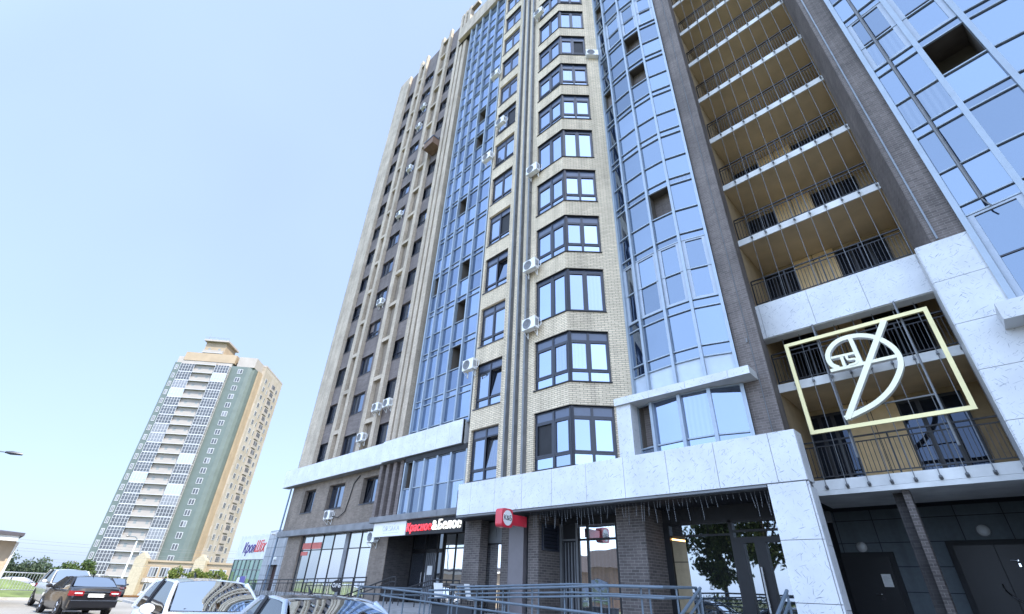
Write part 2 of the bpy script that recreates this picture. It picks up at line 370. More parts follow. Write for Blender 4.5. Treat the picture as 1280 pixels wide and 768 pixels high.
def wall(mb, P0, d, L, z0, z1, ops=(), reveal=0.15, m=0, mr=None):
    """flat wall face along plan direction d with rectangular openings (u0,u1,z0,z1) and reveals going inward"""
    d = Vector((d[0], d[1], 0)).normalized(); inn = Vector((-d.y, d.x, 0)); P0 = Vector((P0[0], P0[1], 0)); mr = m if mr is None else mr
    us = sorted({0, L, *[o[0] for o in ops], *[o[1] for o in ops]}); us = [u for u in us if 0 <= u <= L + 1e-6]
    zs = sorted({z0, z1, *[o[2] for o in ops], *[o[3] for o in ops]}); zs = [z for z in zs if z0 <= z <= z1]
    def P(u, z, dep=0): q = P0 + d * u + inn * dep; return (q.x, q.y, z)
    for a, b in zip(us, us[1:]):
        start = None
        for c, e in zip(zs, zs[1:]):
            hole = any(o[0] - 1e-6 <= (a + b) / 2 <= o[1] + 1e-6 and o[2] <= (c + e) / 2 <= o[3] for o in ops)
            if not hole: mb.face([P(a, c), P(b, c), P(b, e), P(a, e)], m)
    for (u0, u1, a, b) in ops:
        mb.face([P(u0, b), P(u1, b), P(u1, b, reveal), P(u0, b, reveal)], mr)
        mb.face([P(u1, a), P(u0, a), P(u0, a, reveal), P(u1, a, reveal)], mr)
        if u0 > 1e-3: mb.face([P(u0, a), P(u0, b), P(u0, b, reveal), P(u0, a, reveal)], mr)
        if u1 < L - 1e-3: mb.face([P(u1, b), P(u1, a), P(u1, a, reveal), P(u1, b, reveal)], mr)
    return mb

# ================================================================ THE SETTING
def sheet(name, poly, z, m, kind='structure', zf=None):
    b = MB(); b.face([(x, y, z) for x, y in poly] if zf is None else [(x, y, zf(x, y)) for x, y in poly]); return tag(b.build(name, m), kind=kind)
gb = MB()
def gz(x):                                             # level lot, then the land falls away beyond the fence
    if x > -50: return -0.02
    if x > -150: return -0.02 - 3.0 * (-50 - x) / 100
    return -3.02
xs = [2500, 60, 0, -50, -70, -100, -150, -300, -2500]
ys = [-2500, -300, -60, 0, 60, 300, 2500]
gb.grid([[(x, y, gz(x)) for y in ys] for x in xs[::-1]])
tag(gb.build('ground', M['field']), kind='structure')
sheet('road', [(-43, -14), (40, -14), (40, 8.0), (-43, 8.0)], 0.0, M['asphalt'])
sheet('road', [(-50, 8.0), (-26, 8.0), (-26, 15.9), (-50, 15.9)], 0.004, M['asphalt'])
b = MB(); b.box(-43.3, -43.0, -14, 3.8, -0.1, 0.13); tag(b.build('kerb', M['kerb']), kind='structure')
b = MB()
b.grid([[(x, y, 0.10 + 0.75 * max(0, min(1, (-44 - x) / 10)) * (0.8 + 0.2 * math.sin(y * 1.3))) for y in [-30 + 2 * k for k in range(18)]] for x in (-70, -62, -56, -52, -48, -46, -43.3)])
tag(b.build('grass', M['grass'], smooth=True), kind='structure')
b = MB(); b.box(-26, 6, 10.4, 20.6, -0.1, 0.88); b.box(-37.4, -26, 13.2, 16.5, -0.1, 0.95)
tag(b.build('porch_pavement', M['stone']), kind='structure')
b = MB(); b.box(-43, 12, 7.9, 8.05, -0.05, 0.12); tag(b.build('kerb', M['kerb']), kind='structure')

# ================================================================ THE MAIN APARTMENT BUILDING
BL = thing('apartment_building', (-12, 14.3, 0), 'tall cream and brown brick apartment tower with curved blue glass bays and white marble bands', 'apartment building')
def part(name, mb, mats, parent=BL, smooth=False, label=None):
    o = mb.build(name, mats, parent, smooth)
    if label: o['label'] = label
    return o
TOP = 57.0
# --- central cream brick face: small window column and the angled bay
KW = range(0, 16)
mb = MB()
wall(mb, (-15.1, 12.6), (1, 0), 5.4, 5.0, TOP, [(0.13, 1.80, 5.2 + 3 * k, 7.3 + 3 * k) for k in KW] + [(3.68, 5.4, 5.2 + 3 * k, 7.3 + 3 * k) for k in KW], 0.22)
s2 = math.sqrt(0.5)
wall(mb, (-9.7, 12.6), (s2, s2), 2.32, 5.0, TOP, [(0, 1.58, 5.2 + 3 * k, 7.3 + 3 * k) for k in KW], 0.22)
wall(mb, (-16.7, 14.2), (s2, -s2), 2.26, 5.0, TOP, [], 0.1)
mb.face([(-16.7, 14.2, TOP), (-15.1, 12.6, TOP), (-9.7, 12.6, TOP), (-8.06, 14.24, TOP), (-8.06, 20, TOP), (-16.7, 20, TOP)])
part('wall', mb, M['cream'])
mb = MB()                                              # proud brick ribs between the steel channels
for x in (-13.12, -12.62, -12.14): mb.box(x, x + 0.26, 12.52, 12.61, 5.05, TOP)
part('rib', mb, M['cream'])
for x in (-12.84, -12.35, -11.86):
    mb = MB(); mb.box(x, x + 0.10, 12.40, 12.6, 5.05, TOP)
    for k in range(2, 38): mb.box(x + 0.10, x + 0.135, 12.44, 12.5, 5 + k * 1.0, 5.05 + k * 1.0)
    part('steel_channel', mb, M['channel'])

def window_obj(wd, h, rec, cols, head=0.38, low=0.42, mull=0.08, fr=0.06, tilt=None, sill=True, pane='g_win'):
    """plan-local window: x along the wall, y inward, origin at the lower left of the opening; returns frame object with pane child"""
    f, p = MB(), MB()
    y0, y1 = rec, rec + 0.07
    f.box(0, fr, y0, y1, 0, h); f.box(wd - fr, wd, y0, y1, 0, h)
    f.box(fr, wd - fr, y0, y1, 0, fr); f.box(fr, wd - fr, y0, y1, h - fr, h)
    zt = h - head if head else h - fr
    if head: f.box(fr, wd - fr, y0, y1, zt - 0.03, zt + 0.03)
    zl = low if low else fr
    if low: f.box(fr, wd - fr, y0, y1, zl - 0.03, zl + 0.03)
    xs = [fr] + [wd * c for c in cols] + [wd - fr]
    for c in xs[1:-1]: f.box(c - mull / 2, c + mull / 2, y0 - 0.01, y1, fr, h - fr)
    if sill: f.box(-0.02, wd + 0.02, -0.035, rec + 0.06, -0.05, 0.0)
    for k, (a, c) in enumerate(zip(xs, xs[1:])):
        a += mull / 2 if k else 0; c -= mull / 2 if k < len(xs) - 2 else 0
        if head: f.box(a, c, y0 + 0.02, y1 - 0.01, zt + 0.03, h - fr, 1)
        if low: p.face([(a, y0 + 0.045, fr), (c, y0 + 0.045, fr), (c, y0 + 0.045, zl - 0.03), (a, y0 + 0.045, zl - 0.03)])
        za, zb = zl + 0.03, zt - 0.03
        s_ = 0.045                                      # sash
        if tilt == k:                                   # tilted-open sash over a dark gap
            f.face([(a, y1 + 0.13, za), (c, y1 + 0.13, za), (c, y1 + 0.13, zb), (a, y1 + 0.13, zb)], 2)
            f.face([(a, y0, za), (a, y1 + 0.13, za), (a, y1 + 0.13, zb), (a, y0, zb)], 2); f.face([(c, y0, zb), (c, y1 + 0.13, zb), (c, y1 + 0.13, za), (c, y0, za)], 2)
            ya, yb = y0 + 0.03, y1 + 0.11
            p.face([(a + s_, ya, za + s_), (c - s_, ya, za + s_), (c - s_, yb, zb - s_), (a + s_, yb, zb - s_)])
            for q0, q1 in ((a, a + s_), (c - s_, c)): f.face([(q0, ya, za), (q1, ya, za), (q1, yb, zb), (q0, yb, zb)])
            f.face([(a, ya, za), (c, ya, za), (c, ya + 0.004, za + s_), (a, ya + 0.004, za + s_)]); f.face([(a, yb - 0.004, zb - s_), (c, yb - 0.004, zb - s_), (c, yb, zb), (a, yb, zb)])
        elif tilt == -1 - k:                            # wide open: dark room
            f.face([(a, y1, za), (c, y1, za), (c, y1, zb), (a, y1, zb)], 2)
        else:
            f.box(a, a + s_, y0 + 0.01, y0 + 0.05, za, zb); f.box(c - s_, c, y0 + 0.01, y0 + 0.05, za, zb)
            f.box(a + s_, c - s_, y0 + 0.01, y0 + 0.05, za, za + s_); f.box(a + s_, c - s_, y0 + 0.01, y0 + 0.05, zb - s_, zb)
            p.face([(a + s_, y0 + 0.035, za + s_), (c - s_, y0 + 0.035, za + s_), (c - s_, y0 + 0.035, zb - s_), (a + s_, y0 + 0.035, zb - s_)])
    fo = f.build('window', [M['anth'], M['panelblue'], M['dark']]); po = p.build('pane', M[pane]); po.parent = fo
    return fo
def put(o, p, rz=0, parent=BL):
    o.parent = parent; o.location = Vector(p) - Vector(WL[parent]); o.rotation_euler = (0, 0, rz); return o

# small window column (every storey its own window, three sash arrangements)
protoA = window_obj(1.67, 2.1, 0.12, (0.5,)); protoB = window_obj(1.67, 2.1, 0.12, (0.5,), tilt=1); protoC = window_obj(1.67, 2.1, 0.12, (0.5,), tilt=-2)
used = set()
for k in KW:
    pr = {0: protoB, 1: protoB, 3: protoB, 4: protoC, 7: protoC}.get(k, protoA)
    o = pr if pr not in used else dup(pr)
    used.add(pr); put(o, (-14.97, 12.6, 5.2 + 3 * k))
# angled bay window: two faces meeting in a corner post, one part per storey
def bay_window(low, tall=False, openpane=None):
    f, p = MB(), MB()
    segs = [((-11.42, 12.6), (1, 0), 1.72), ((-9.7, 12.6), (s2, s2), 1.58)]
    for si, (P0, d, L) in enumerate(segs):
        dv = Vector((d[0], d[1], 0)); inn = Vector((-dv.y, dv.x, 0)); P = Vector((P0[0], P0[1], 0)) + inn * 0.10
        def bx(u0, u1, z0, z1, m=0, dep=0.0, t=0.08): f.obox((P + dv * u0 + inn * dep)[:2], d, u1 - u0, t, z0, z1, m)
        head = 2.1 - (0.16 if tall else 0.40)
        bx(0, L, 0, 0.06); bx(0, L, 2.04, 2.1)
        e0, e1 = (0.06, L - 0.02) if si == 0 else (0.02, L - 0.06)
        bx(0, 0.07 if si == 0 else 0.12, 0.06, 2.04); bx(L - (0.12 if si == 0 else 0.07), L, 0.06, 2.04)
        mid = L * 0.52 if si == 0 else L * 0.5
        for a, c in ((0.07 if si == 0 else 0.12, mid - 0.045), (mid + 0.045, L - (0.12 if si == 0 else 0.07))):
            bx(a, c, head - 0.035, head + 0.035); bx(a, c, head + 0.035, 2.04, 1, 0.02, 0.03)
            zl = low if not tall else 0.06
            if not tall: bx(a, c, zl - 0.035, zl + 0.035)
            za, zb = (zl + 0.035 if not tall else 0.06), head - 0.035; s_ = 0.05
            bx(a, a + s_, za, zb, 0, -0.01, 0.06); bx(c - s_, c, za, zb, 0, -0.01, 0.06); bx(a + s_, c - s_, za, za + s_, 0, -0.01, 0.06); bx(a + s_, c - s_, zb - s_, zb, 0, -0.01, 0.06)
            def pn(u0, u1, z0, z1, dep=0.035, mi=0):
                q = [P + dv * u0 + inn * dep, P + dv * u1 + inn * dep]
                (f if mi else p).face([(q[0].x, q[0].y, z0), (q[1].x, q[1].y, z0), (q[1].x, q[1].y, z1), (q[0].x, q[0].y, z1)], mi)
            key = (si, 0 if a < mid - 0.1 and c < mid else 1)
            if openpane == key: pn(a + s_, c - s_, za + s_, zb - s_, 0.06, 2)
            else: pn(a + s_, c - s_, za + s_, zb - s_)
            if not tall: pn(a, c, 0.06, zl - 0.035)
        bx(mid - 0.045, mid + 0.045, 0.06, 2.04, 0, -0.015, 0.09)
        f.obox((P - inn * 0.14 - dv * 0.02)[:2], d, L + 0.02, 0.2, -0.05, 0, 2)
        f.obox((P - inn * 0.09)[:2], d, L, 0.16, 2.1 - 0.012, 2.1 - 0.002, 2)
    f.prism([(-9.78, 12.72), (-9.7, 12.66), (-9.64, 12.74), (-9.72, 12.80)], 0.0, 2.1)
    f.v = [(x + 9.7, y - 12.6, z) for x, y, z in f.v]; p.v = [(x + 9.7, y - 12.6, z) for x, y, z in p.v]
    fo = f.build('window', [M['anth'], M['panelblue'], M['dark']]); po = p.build('pane', M['g_win']); po.parent = fo
    return fo
bw = {('n',): bay_window(0.45), ('t',): bay_window(0.4, True), ('o',): bay_window(0.3, False, (1, 1)), ('p',): bay_window(0.45, False, (0, 0))}
used = set()
for k in KW:
    key = {2: ('t',), 5: ('t',), 8: ('o',), 9: ('t',)}.get(k, ('n',))
    if k == 0: key = ('p',)
    o = bw[key] if key not in used else dup(bw[key]); used.add(key)
    put(o, (-9.7, 12.6, 5.2 + 3 * k))

# --- glazed fronts: flat curtain wall and the two bowed fronts share one builder
def storey_rows(z0, ztop, base):
    rows = list(base); z = 10.2
    while z < ztop:
        for a, b2 in ((z, z + 0.35), (z + 0.35, z + 1.55), (z + 1.55, z + 3.0)):
            if a < ztop: rows.append((a, min(b2, ztop)))
        z += 3
    return rows
def glazed_front(name, pts, rows, opens, post=0.11, proud=0.12, sash=(), frost_below=0.0, label=None, lastpost=True, gm='g_curt'):
    mull, pane = MB(), MB(); rooms, sashes = [], []
    ztop = rows[-1][1]; zbot = rows[0][0]
    for i, (a, b2) in enumerate(zip(pts, pts[1:])):
        a = Vector((a[0], a[1], 0)); b2 = Vector((b2[0], b2[1], 0)); d = (b2 - a); L = d.length; d.normalize(); inn = Vector((-d.y, d.x, 0))
        def P(u, z, dep=0): q = a + d * u + inn * dep; return (q.x, q.y, z)
        e = post / 2
        for (z0, z1) in rows:
            zm = (z0 + z1) / 2
            if any(o[0] == i and z0 <= o[1] <= z1 for o in opens):
                D = 1.3; room = MB(); rooms.append(room)
                room.face([P(e, z0, D), P(L - e, z0, D), P(L - e, z1 + 0.3, D), P(e, z1 + 0.3, D)]); room.face([P(e, z1, 0.04), P(L - e, z1, 0.04), P(L - e, z1 + 0.3, D), P(e, z1 + 0.3, D)])
                room.face([P(e, z0, 0.04), P(e, z1, 0.04), P(e, z1 + 0.3, D), P(e, z0, D)]); room.face([P(L - e, z0, D), P(L - e, z1 + 0.3, D), P(L - e, z1, 0.04), P(L - e, z0, 0.04)])
                room.face([P(e, z0, 0.04), P(L - e, z0, 0.04), P(L - e, z0, D), P(e, z0, D)])
                continue
            pane.face([P(e, z0 + 0.025, 0.04), P(L - e, z0 + 0.025, 0.04), P(L - e, z1 - 0.025, 0.04), P(e, z1 - 0.025, 0.04)], 1 if z1 <= frost_below else 0)
        for z in sorted({r[0] for r in rows} | {ztop}):
            mull.obox((a + d * e)[:2], d, L - 2 * e, 0.07, z - 0.021, z + 0.021, 0, 0.02)
        for (si, za, zb) in sash:
            if si != i: continue
            sashm = MB(); sashes.append(sashm)
            for u0, u1, w0, w1 in ((e, e + 0.13, za, zb), (L - e - 0.13, L - e, za, zb), (e + 0.13, L - e - 0.13, za, za + 0.12), (e + 0.13, L - e - 0.13, zb - 0.12, zb)):
                sashm.obox((a + d * u0)[:2], d, u1 - u0, 0.05, w0 + 0.03, w1 - 0.03, 0, -0.0)
            sashm.obox((a + d * (e + 0.13))[:2], d, L - 2 * e - 0.26, 0.03, (za + zb) / 2 - 0.02, (za + zb) / 2 + 0.02, 1, -0.01)
    for i, p in enumerate(pts):
        if i == len(pts) - 1 and not lastpost: continue
        q0 = Vector((*pts[max(0, i - 1)], 0)); q1 = Vector((*pts[min(len(pts) - 1, i + 1)], 0)); d = (q1 - q0).normalized()
        pp = Vector((*p, 0)) - d * post / 2
        mull.obox(pp[:2], d, post, proud + 0.1, zbot, ztop, 0, proud)
    fo = part(name, mull, M['alu'], label=label)
    part('pane', pane, [M[gm], M['frost']], fo)
    for r_ in rooms: part('open_sash_room', r_, M['room'], fo)
    for s_ in sashes: part('sash', s_, [M['alug'], M['anth']], fo)
    return fo
CX = [-22.03, -21.27, -20.33, -19.26, -18.18, -17.02]
glazed_front('curtain_wall', [(x, 14.22) for x in CX], storey_rows(8.55, 50.3, [(8.55, 8.85), (8.85, 10.2)]),
             [(3, 46.5), (3, 34.2), (3, 31.1), (3, 18.8), (3, 16.1), (3, 13.05), (3, 12.4), (0, 40.4), (0, 18.8), (2, 25.1)], 0.10, 0.13, label='flat blue glass curtain wall', gm='g_flat')
glazed_front('curtain_wall', [(x, 14.24) for x in CX], [(4.62, 5.86), (5.86, 7.2)], [(0, 6.5)], 0.10, 0.10, label='short glazed strip over the shop signs', gm='g_win')
BOW = [(-8.02, 14.26), (-7.34, 14.08), (-6.28, 13.97), (-5.31, 14.01), (-4.40, 14.29)]
sash = [(c, 10.55, 13.2) for c in range(4)] + [(c, 28.55, 31.2) for c in range(4)]
rows = [(7.52, 8.35), (8.35, 8.76), (8.76, 10.2), (10.2, 10.55), (10.55, 11.85), (11.85, 13.2), (13.2, 13.55)]
rows += [r for r in storey_rows(0, TOP - 1, []) if r[0] > 13.5]
glazed_front('bow_window', BOW, rows, [(0, 33.5), (2, 27.8), (2, 24.5), (0, 24.4), (2, 15.5)], 0.10, 0.09, sash, 8.36, label='narrow bowed glass bay beside the cream bay')
glazed_front('bow_window', BOW, [(5.06, 5.79), (5.79, 7.24)], [(0, 6.5)], 0.11, 0.09, label='short bowed window under the marble ledge', gm='g_win')
RB = [(1.84, 14.26), (3.0, 14.03), (4.08, 13.88), (5.3, 13.88), (6.4, 14.03), (7.5, 14.26)]
rows = [(7.47, 10.2), (10.2, 10.55)] + [r for r in storey_rows(0, TOP - 1, []) if r[0] > 10.5]
glazed_front('bow_window', RB, rows, [(1, 15.5), (3, 21.5)], 0.13, 0.09, [(0, 16.55, 19.2), (1, 16.55, 19.2), (0, 7.47, 10.2), (1, 7.47, 10.2), (2, 19.55, 22.2)], label='wide bowed glass bay at the end of the facade')
mb = MB(); mb.tube([(2.28, 13.93, 10.35), (2.28, 13.93, TOP - 1)], 0.045, 8); mb.tube([(2.28, 13.93, 10.35), (2.30, 13.9, 10.2), (2.36, 13.93, 10.05)], 0.02, 6)
part('drainpipe', mb, M['channel'])

# --- brown brick pilaster, splayed pier, loggia stack
mb = MB(); mb.prism([(-4.34, 14.35), (-3.9, 14.35), (-3.9, 14.40), (-3.865, 14.40), (-3.865, 14.35), (-3.575, 14.35), (-3.83, 15.99), (-3.87, 15.99), (-3.87, 20), (-8.0, 20), (-8.0, 14.5), (-4.34, 14.5)], 4.4, TOP)
part('pilaster', mb, M['brownl'])
mb = MB(); mb.tube([(-3.88, 14.34, 5.1), (-3.88, 14.34, TOP)], 0.012, 5)
for k in range(4, 20): mb.box(-3.9, -3.86, 14.32, 14.36, k * 2.9, k * 2.9 + 0.04)
mb.box(-3.97, -3.93, 14.31, 14.35, 8.55, 8.68)
part('cable', mb, M['channel'])
mb = MB(); mb.prism([(0.77, 16.0), (1.075, 14.37), (1.79, 14.37), (1.79, 17), (7.6, 17), (7.6, 20), (0.81, 20), (0.81, 16.0)], 9.85, TOP)
part('pier', mb, M['brownl'])
mb = MB(); mb.tube([(1.22, 14.34, 9.9), (1.22, 14.34, TOP)], 0.022, 5)
for k in range(5, 20): mb.box(1.205, 1.235, 14.32, 14.37, k * 2.9, k * 2.9 + 0.03)
part('cable', mb, M['alug'])
mb = MB(); mb.box(0.80, 7.6, 14.9, 20, 0, 9.8); part('wall', mb, M['base'])
# loggia: rear wall, slabs with railings, doors, tie rods
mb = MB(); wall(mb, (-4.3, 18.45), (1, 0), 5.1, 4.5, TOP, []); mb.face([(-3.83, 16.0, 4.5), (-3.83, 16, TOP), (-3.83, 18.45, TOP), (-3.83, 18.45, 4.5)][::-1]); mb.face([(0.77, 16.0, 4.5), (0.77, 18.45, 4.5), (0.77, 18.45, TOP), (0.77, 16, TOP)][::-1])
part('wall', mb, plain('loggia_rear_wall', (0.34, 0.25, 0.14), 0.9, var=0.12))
def loggia_floor():
    sl = MB(); sl.box(-3.83, 0.77, 16.03, 18.45, 0, 0.24, 1); sl.box(-3.83, 0.77, 15.98, 16.03, -0.01, 0.26, 0)
    so_ = sl.build('balcony_slab', [M['concrete'], M['ochre']])
    rl = MB(); y = 16.05
    rl.box(-3.8, 0.74, y, y + 0.05, 1.32, 1.36); rl.box(-3.8, 0.74, y + 0.01, y + 0.04, 0.34, 0.37); rl.box(-3.8, 0.74, y + 0.01, y + 0.04, 1.18, 1.21)
    n = 44
    for i in range(n + 1):
        x = -3.79 + 4.5 * i / n; t = 0.02 if i % 11 == 0 else 0.008
        rl.box(x - t, x + t, y + 0.012, y + 0.036, 0.24 if i % 11 == 0 else 0.36, 1.33 if i % 11 == 0 else 1.19)
    ro = rl.build('railing', M['black']); ro.parent = so_
    d = MB()
    d.box(-2.65, -1.26, 18.35, 18.45, 0.26, 2.98, 0); d.box(-1.97, -1.95, 18.34, 18.35, 0.26, 2.98, 2)
    for x0, x1 in ((-3.82, -2.65), (-1.26, 0.31)):
        d.box(x0, x1, 18.35, 18.43, 0.26, 2.8, 2)
        for a in range(3):
            w_ = (x1 - x0) / 3; d.face([(x0 + a * w_ + 0.06, 18.345, 0.36), (x0 + (a + 1) * w_ - 0.06, 18.345, 0.36), (x0 + (a + 1) * w_ - 0.06, 18.345, 2.7), (x0 + a * w_ + 0.06, 18.345, 2.7)], 1)
    do = d.build('balcony_door', [M['yellow'], M['dglass'], M['black']]); do.parent = so_
    return so_
pf = None
for k in range(0, 17):
    o = pf = loggia_floor() if pf is None else dup(pf)
    put(o, (0, 0, 4.34 + 3 * k)); o.location = Vector((0, 0, 4.34 + 3 * k)) - Vector(WL[BL])
rod = None
for i in range(9):
    x = -3.3 + 0.5 * i
    if rod is None:
        mb = MB(); mb.tube([(x, 15.90, 4.40), (x, 15.90, TOP)], 0.011, 6)
        for k in range(1, 17): mb.box(x - 0.03, x + 0.03, 15.87, 15.98, 4.45 + 3 * k, 4.51 + 3 * k)
        mb.tube([(x, 15.9, 4.42), (x, 15.97, 4.36)], 0.04, 8)
        rod = part('tie_rod', mb, M['channel'])
    else:
        dup(rod, location=rod.location + Vector((0.5 * i, 0, 0)))
mb = MB()
for i, (x0, x1) in enumerate(((-3.83, -3.66), (-3.65, -2.17), (-2.16, -0.74), (-0.73, 0.71))): mb.box(x0, x1, 15.55, 15.60, 9.09, 10.35, 0)
mb.box(-3.83, 0.71, 15.6, 16.0, 9.07, 10.33, 1)
part('marble_beam', mb, [M['marble'], M['concrete']])
# marble pier left of the wide bow, ledges, marble bands
def panelled(mb, x0, x1, y, zs, m=0, t=0.04, gap=0.012, xs=None):
    xs = xs or [x0, x1]
    for a, b2 in zip(xs, xs[1:]):
        for c, e in zip(zs, zs[1:]): mb.box(a + gap / 2, b2 - gap / 2, y, y + t, c + gap / 2, e - gap / 2, m)
mb = MB(); zs = [0, 1.75, 2.75, 3.9, 5.1, 6.28, 7.46, 8.66, 9.8]
panelled(mb, 0.72, 1.80, 14.26, zs)
for c, e in zip(zs, zs[1:]): mb.box(0.70, 0.74, 14.305, 16.2, c + 0.006, e - 0.006)
mb.box(0.74, 1.80, 14.3, 16.2, 0, 9.79, 1); panelled(mb, 1.80, 2.9, 14.27, zs[:6])
mb.box(1.80, 7.6, 14.31, 14.9, 0, 7.05, 1)
part('marble_pier', mb, [M['marble'], M['gledge']])
mb = MB(); mb.box(1.45, 7.8, 13.62, 14.26, 7.05, 7.47); part('marble_ledge', mb, M['marble'])
mb = MB()
for x0, x1 in ((-8.55, -7.2), (-7.19, -5.9), (-5.89, -4.53), (-4.52, -3.9)): mb.box(x0, x1, 13.65, 13.70, 7.27, 7.52)
mb.box(-8.54, -3.91, 13.70, 14.34, 7.275, 7.51, 1); part('marble_ledge', mb, [M['marble'], M['concrete']])
mb = MB(); mb.box(-8.55, -7.98, 13.76, 14.5, 5.06, 7.27); part('marble_pier', mb, M['marble'])
JX = [-14.85, -14.1, -12.8, -11.47, -10.15, -8.78, -7.44, -6.1, -4.76, -3.42, -2.825]
mb = MB(); panelled(mb, 0, 0, 12.10, [3.92, 5.05], xs=JX); mb.box(-14.84, -2.86, 12.14, 12.59, 3.90, 5.04, 1)
mb.box(-2.865, -2.825, 12.145, 12.62, 3.926, 5.044, 0); mb.box(-14.85, -14.81, 12.145, 12.6, 3.926, 5.044, 0)
mb.box(-14.84, -3.3, 12.6, 14.05, 4.98, 5.04, 1)
part('marble_band', mb, [M['marble'], M['gledge']], label='broad white marble band over the entrance')
mb = MB(); mb.box(-14.84, -3.70, 12.105, 12.2, 3.85, 3.895); part('gutter', mb, M['channel'])
mb = MB(); zs = [-0.0, 0.45, 1.60, 2.747, 3.905]
panelled(mb, -3.68, -2.865, 12.10, zs); mb.box(-3.66, -2.87, 12.14, 12.62, 0, 3.89, 1)
for c, e in zip(zs, zs[1:]): mb.box(-2.865, -2.825, 12.145, 12.22, c + 0.006, e - 0.006); mb.box(-2.865, -2.83, 12.25, 12.64, c - 0.09 if c else 0, e - 0.1)
part('marble_pillar', mb, [M['marble'], M['gledge']])
mb = MB(); panelled(mb, 0, 0, 14.2, [7.5, 8.70], xs=[-38.4, -37.3, -36.2, -35.1, -34.0, -32.9, -31.8, -30.7, -29.6, -28.5, -27.4, -26.3, -25.2, -24.4])
mb.box(-38.38, -24.4, 14.24, 14.74, 7.49, 8.69, 1)
mb.box(-38.4, -38.36, 14.245, 14.74, 7.51, 8.69, 0)
panelled(mb, 0, 0, 14.0, [7.48, 8.66], xs=[-24.4, -23.4, -22.4, -21.35, -20.3, -19.3, -18.3, -17.3]); mb.box(-24.4, -17.3, 14.04, 14.14, 7.47, 8.65, 1); mb.box(-24.4, -22.05, 14.14, 14.7, 7.47, 8.65, 1)
mb.box(-17.34, -17.3, 14.045, 14.5, 7.486, 8.654, 0)
part('marble_band', mb, [M['marble'], M['gledge']], label='higher white marble band on the brown wing')
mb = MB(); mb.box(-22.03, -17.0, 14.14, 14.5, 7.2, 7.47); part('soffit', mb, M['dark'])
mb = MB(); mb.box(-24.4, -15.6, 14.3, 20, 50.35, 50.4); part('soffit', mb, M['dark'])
mb = MB(); mb.box(-24.0, -16.6, 13.95, 20, 50.4, 52.6); part('cornice', mb, M['trim'])
# --- brown wing on the far end
HW = [(2.4 - 0.0)]
W3 = ((-35.1, 1.75), (-31.28, 1.78), (-27.05, 1.55))
mb = MB()
wall(mb, (-37.0, 14.75), (1, 0), 12.1, 8.5, 56.2, [(x + 37.0, x + 37.0 + w_, 8.8 + 3 * k, 10.3 + 3 * k) for x, w_ in W3 for k in range(0, 15)], 0.2)
mb.box(-37.0, -24.9, 14.95, 20, 8.5, 56.15)
part('wall', mb, M['spandrel'])
protos = {}
for ci, (x, w_) in enumerate(W3):
    for k in range(0, 15):
        v = (ci, (k * 7 + ci * 3) % 4 == 0)
        if v not in protos:
            o = protos[v] = window_obj(w_, 1.5, 0.13, (0.42,), head=0, low=0.5 if v[1] else 0, tilt=0 if v[1] and ci == 1 else None, pane='g_dim' if False else 'g_win')
        else: o = dup(protos[v])
        put(o, (x, 14.75, 8.8 + 3 * k))
mb = MB()                                               # cream corner block with vertical grooves
for x0, x1 in ((-37.0, -36.55), (-36.51, -35.75), (-35.71, -34.75)): mb.box(x0, x1, 14.45, 14.75, 8.6, 56.5)
mb.box(-36.9, -34.8, 14.5, 14.74, 8.6, 56.4); mb.box(-37.0, -36.96, 14.76, 20, 8.6, 56.5)
part('corner_block', mb, M['trim'])
for rails in (((-32.82, -32.3), (-31.62, -31.2)), ((-28.63, -28.1), (-27.08, -26.65))):
    mb = MB()
    for x0, x1 in rails: mb.box(x0, x1, 14.45, 14.749, 8.6, 57.0)
    for k in range(0, 16): mb.box(rails[0][1], rails[1][0], 14.47, 14.749, 10.55 + 3 * k, 10.85 + 3 * k)
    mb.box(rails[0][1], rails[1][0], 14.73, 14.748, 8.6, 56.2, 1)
    part('ladder_trim', mb, [M['trim'], M['recess']])
for x0, x1 in ((-24.92, -24.5), (-24.30, -23.9), (-23.68, -23.2)):
    mb = MB(); mb.box(x0, x1, 14.4, 14.85, 8.6, 57.2); part('fin', mb, M['trim'])
mb = MB(); mb.box(-24.9, -22.06, 14.88, 20, 4.6, 56.0)
for k in range(34): mb.box(-22.75, -22.69, 14.84, 14.88, 9.2 + k * 1.25, 9.26 + k * 1.25, 1)
mb.box(-24.5, -22.1, 14.45, 14.87, 56.6, 57.1, 2)
part('dark_channel', mb, [M['channel'], M['concrete'], M['trim']])
mb = MB(); mb.box(-37.45, -24.0, 15.25, 28, 0, 8.5); mb.box(-24.0, -16.6, 15.8, 28, 4.7, 50.3); mb.box(-16.6, -8.1, 16.0, 28, 5.0, TOP - 0.05); mb.box(-37.4, -7.5, 16.6, 28, 0, 5.0); mb.box(-8.1, 7.6, 20.4, 28, 0, TOP - 0.05); mb.box(-37.0, -22.0, 20, 28, 8.5, 56.1)
part('core', mb, M['base'])
mb = MB(); mb.tube([(-37.25, 14.6, 8.8), (-37.25, 14.6, 44.5)], 0.07, 8); mb.tube([(-37.5, 14.5, 0.2), (-37.45, 14.55, 7.4)], 0.06, 8)
for k in range(20): mb.box(-37.27, -37.0, 14.52, 14.7, 9.3 + 1.7 * k, 9.36 + 1.7 * k)
part('drainpipe', mb, plain('blue_grey_pipe', (0.12, 0.17, 0.23), 0.5))
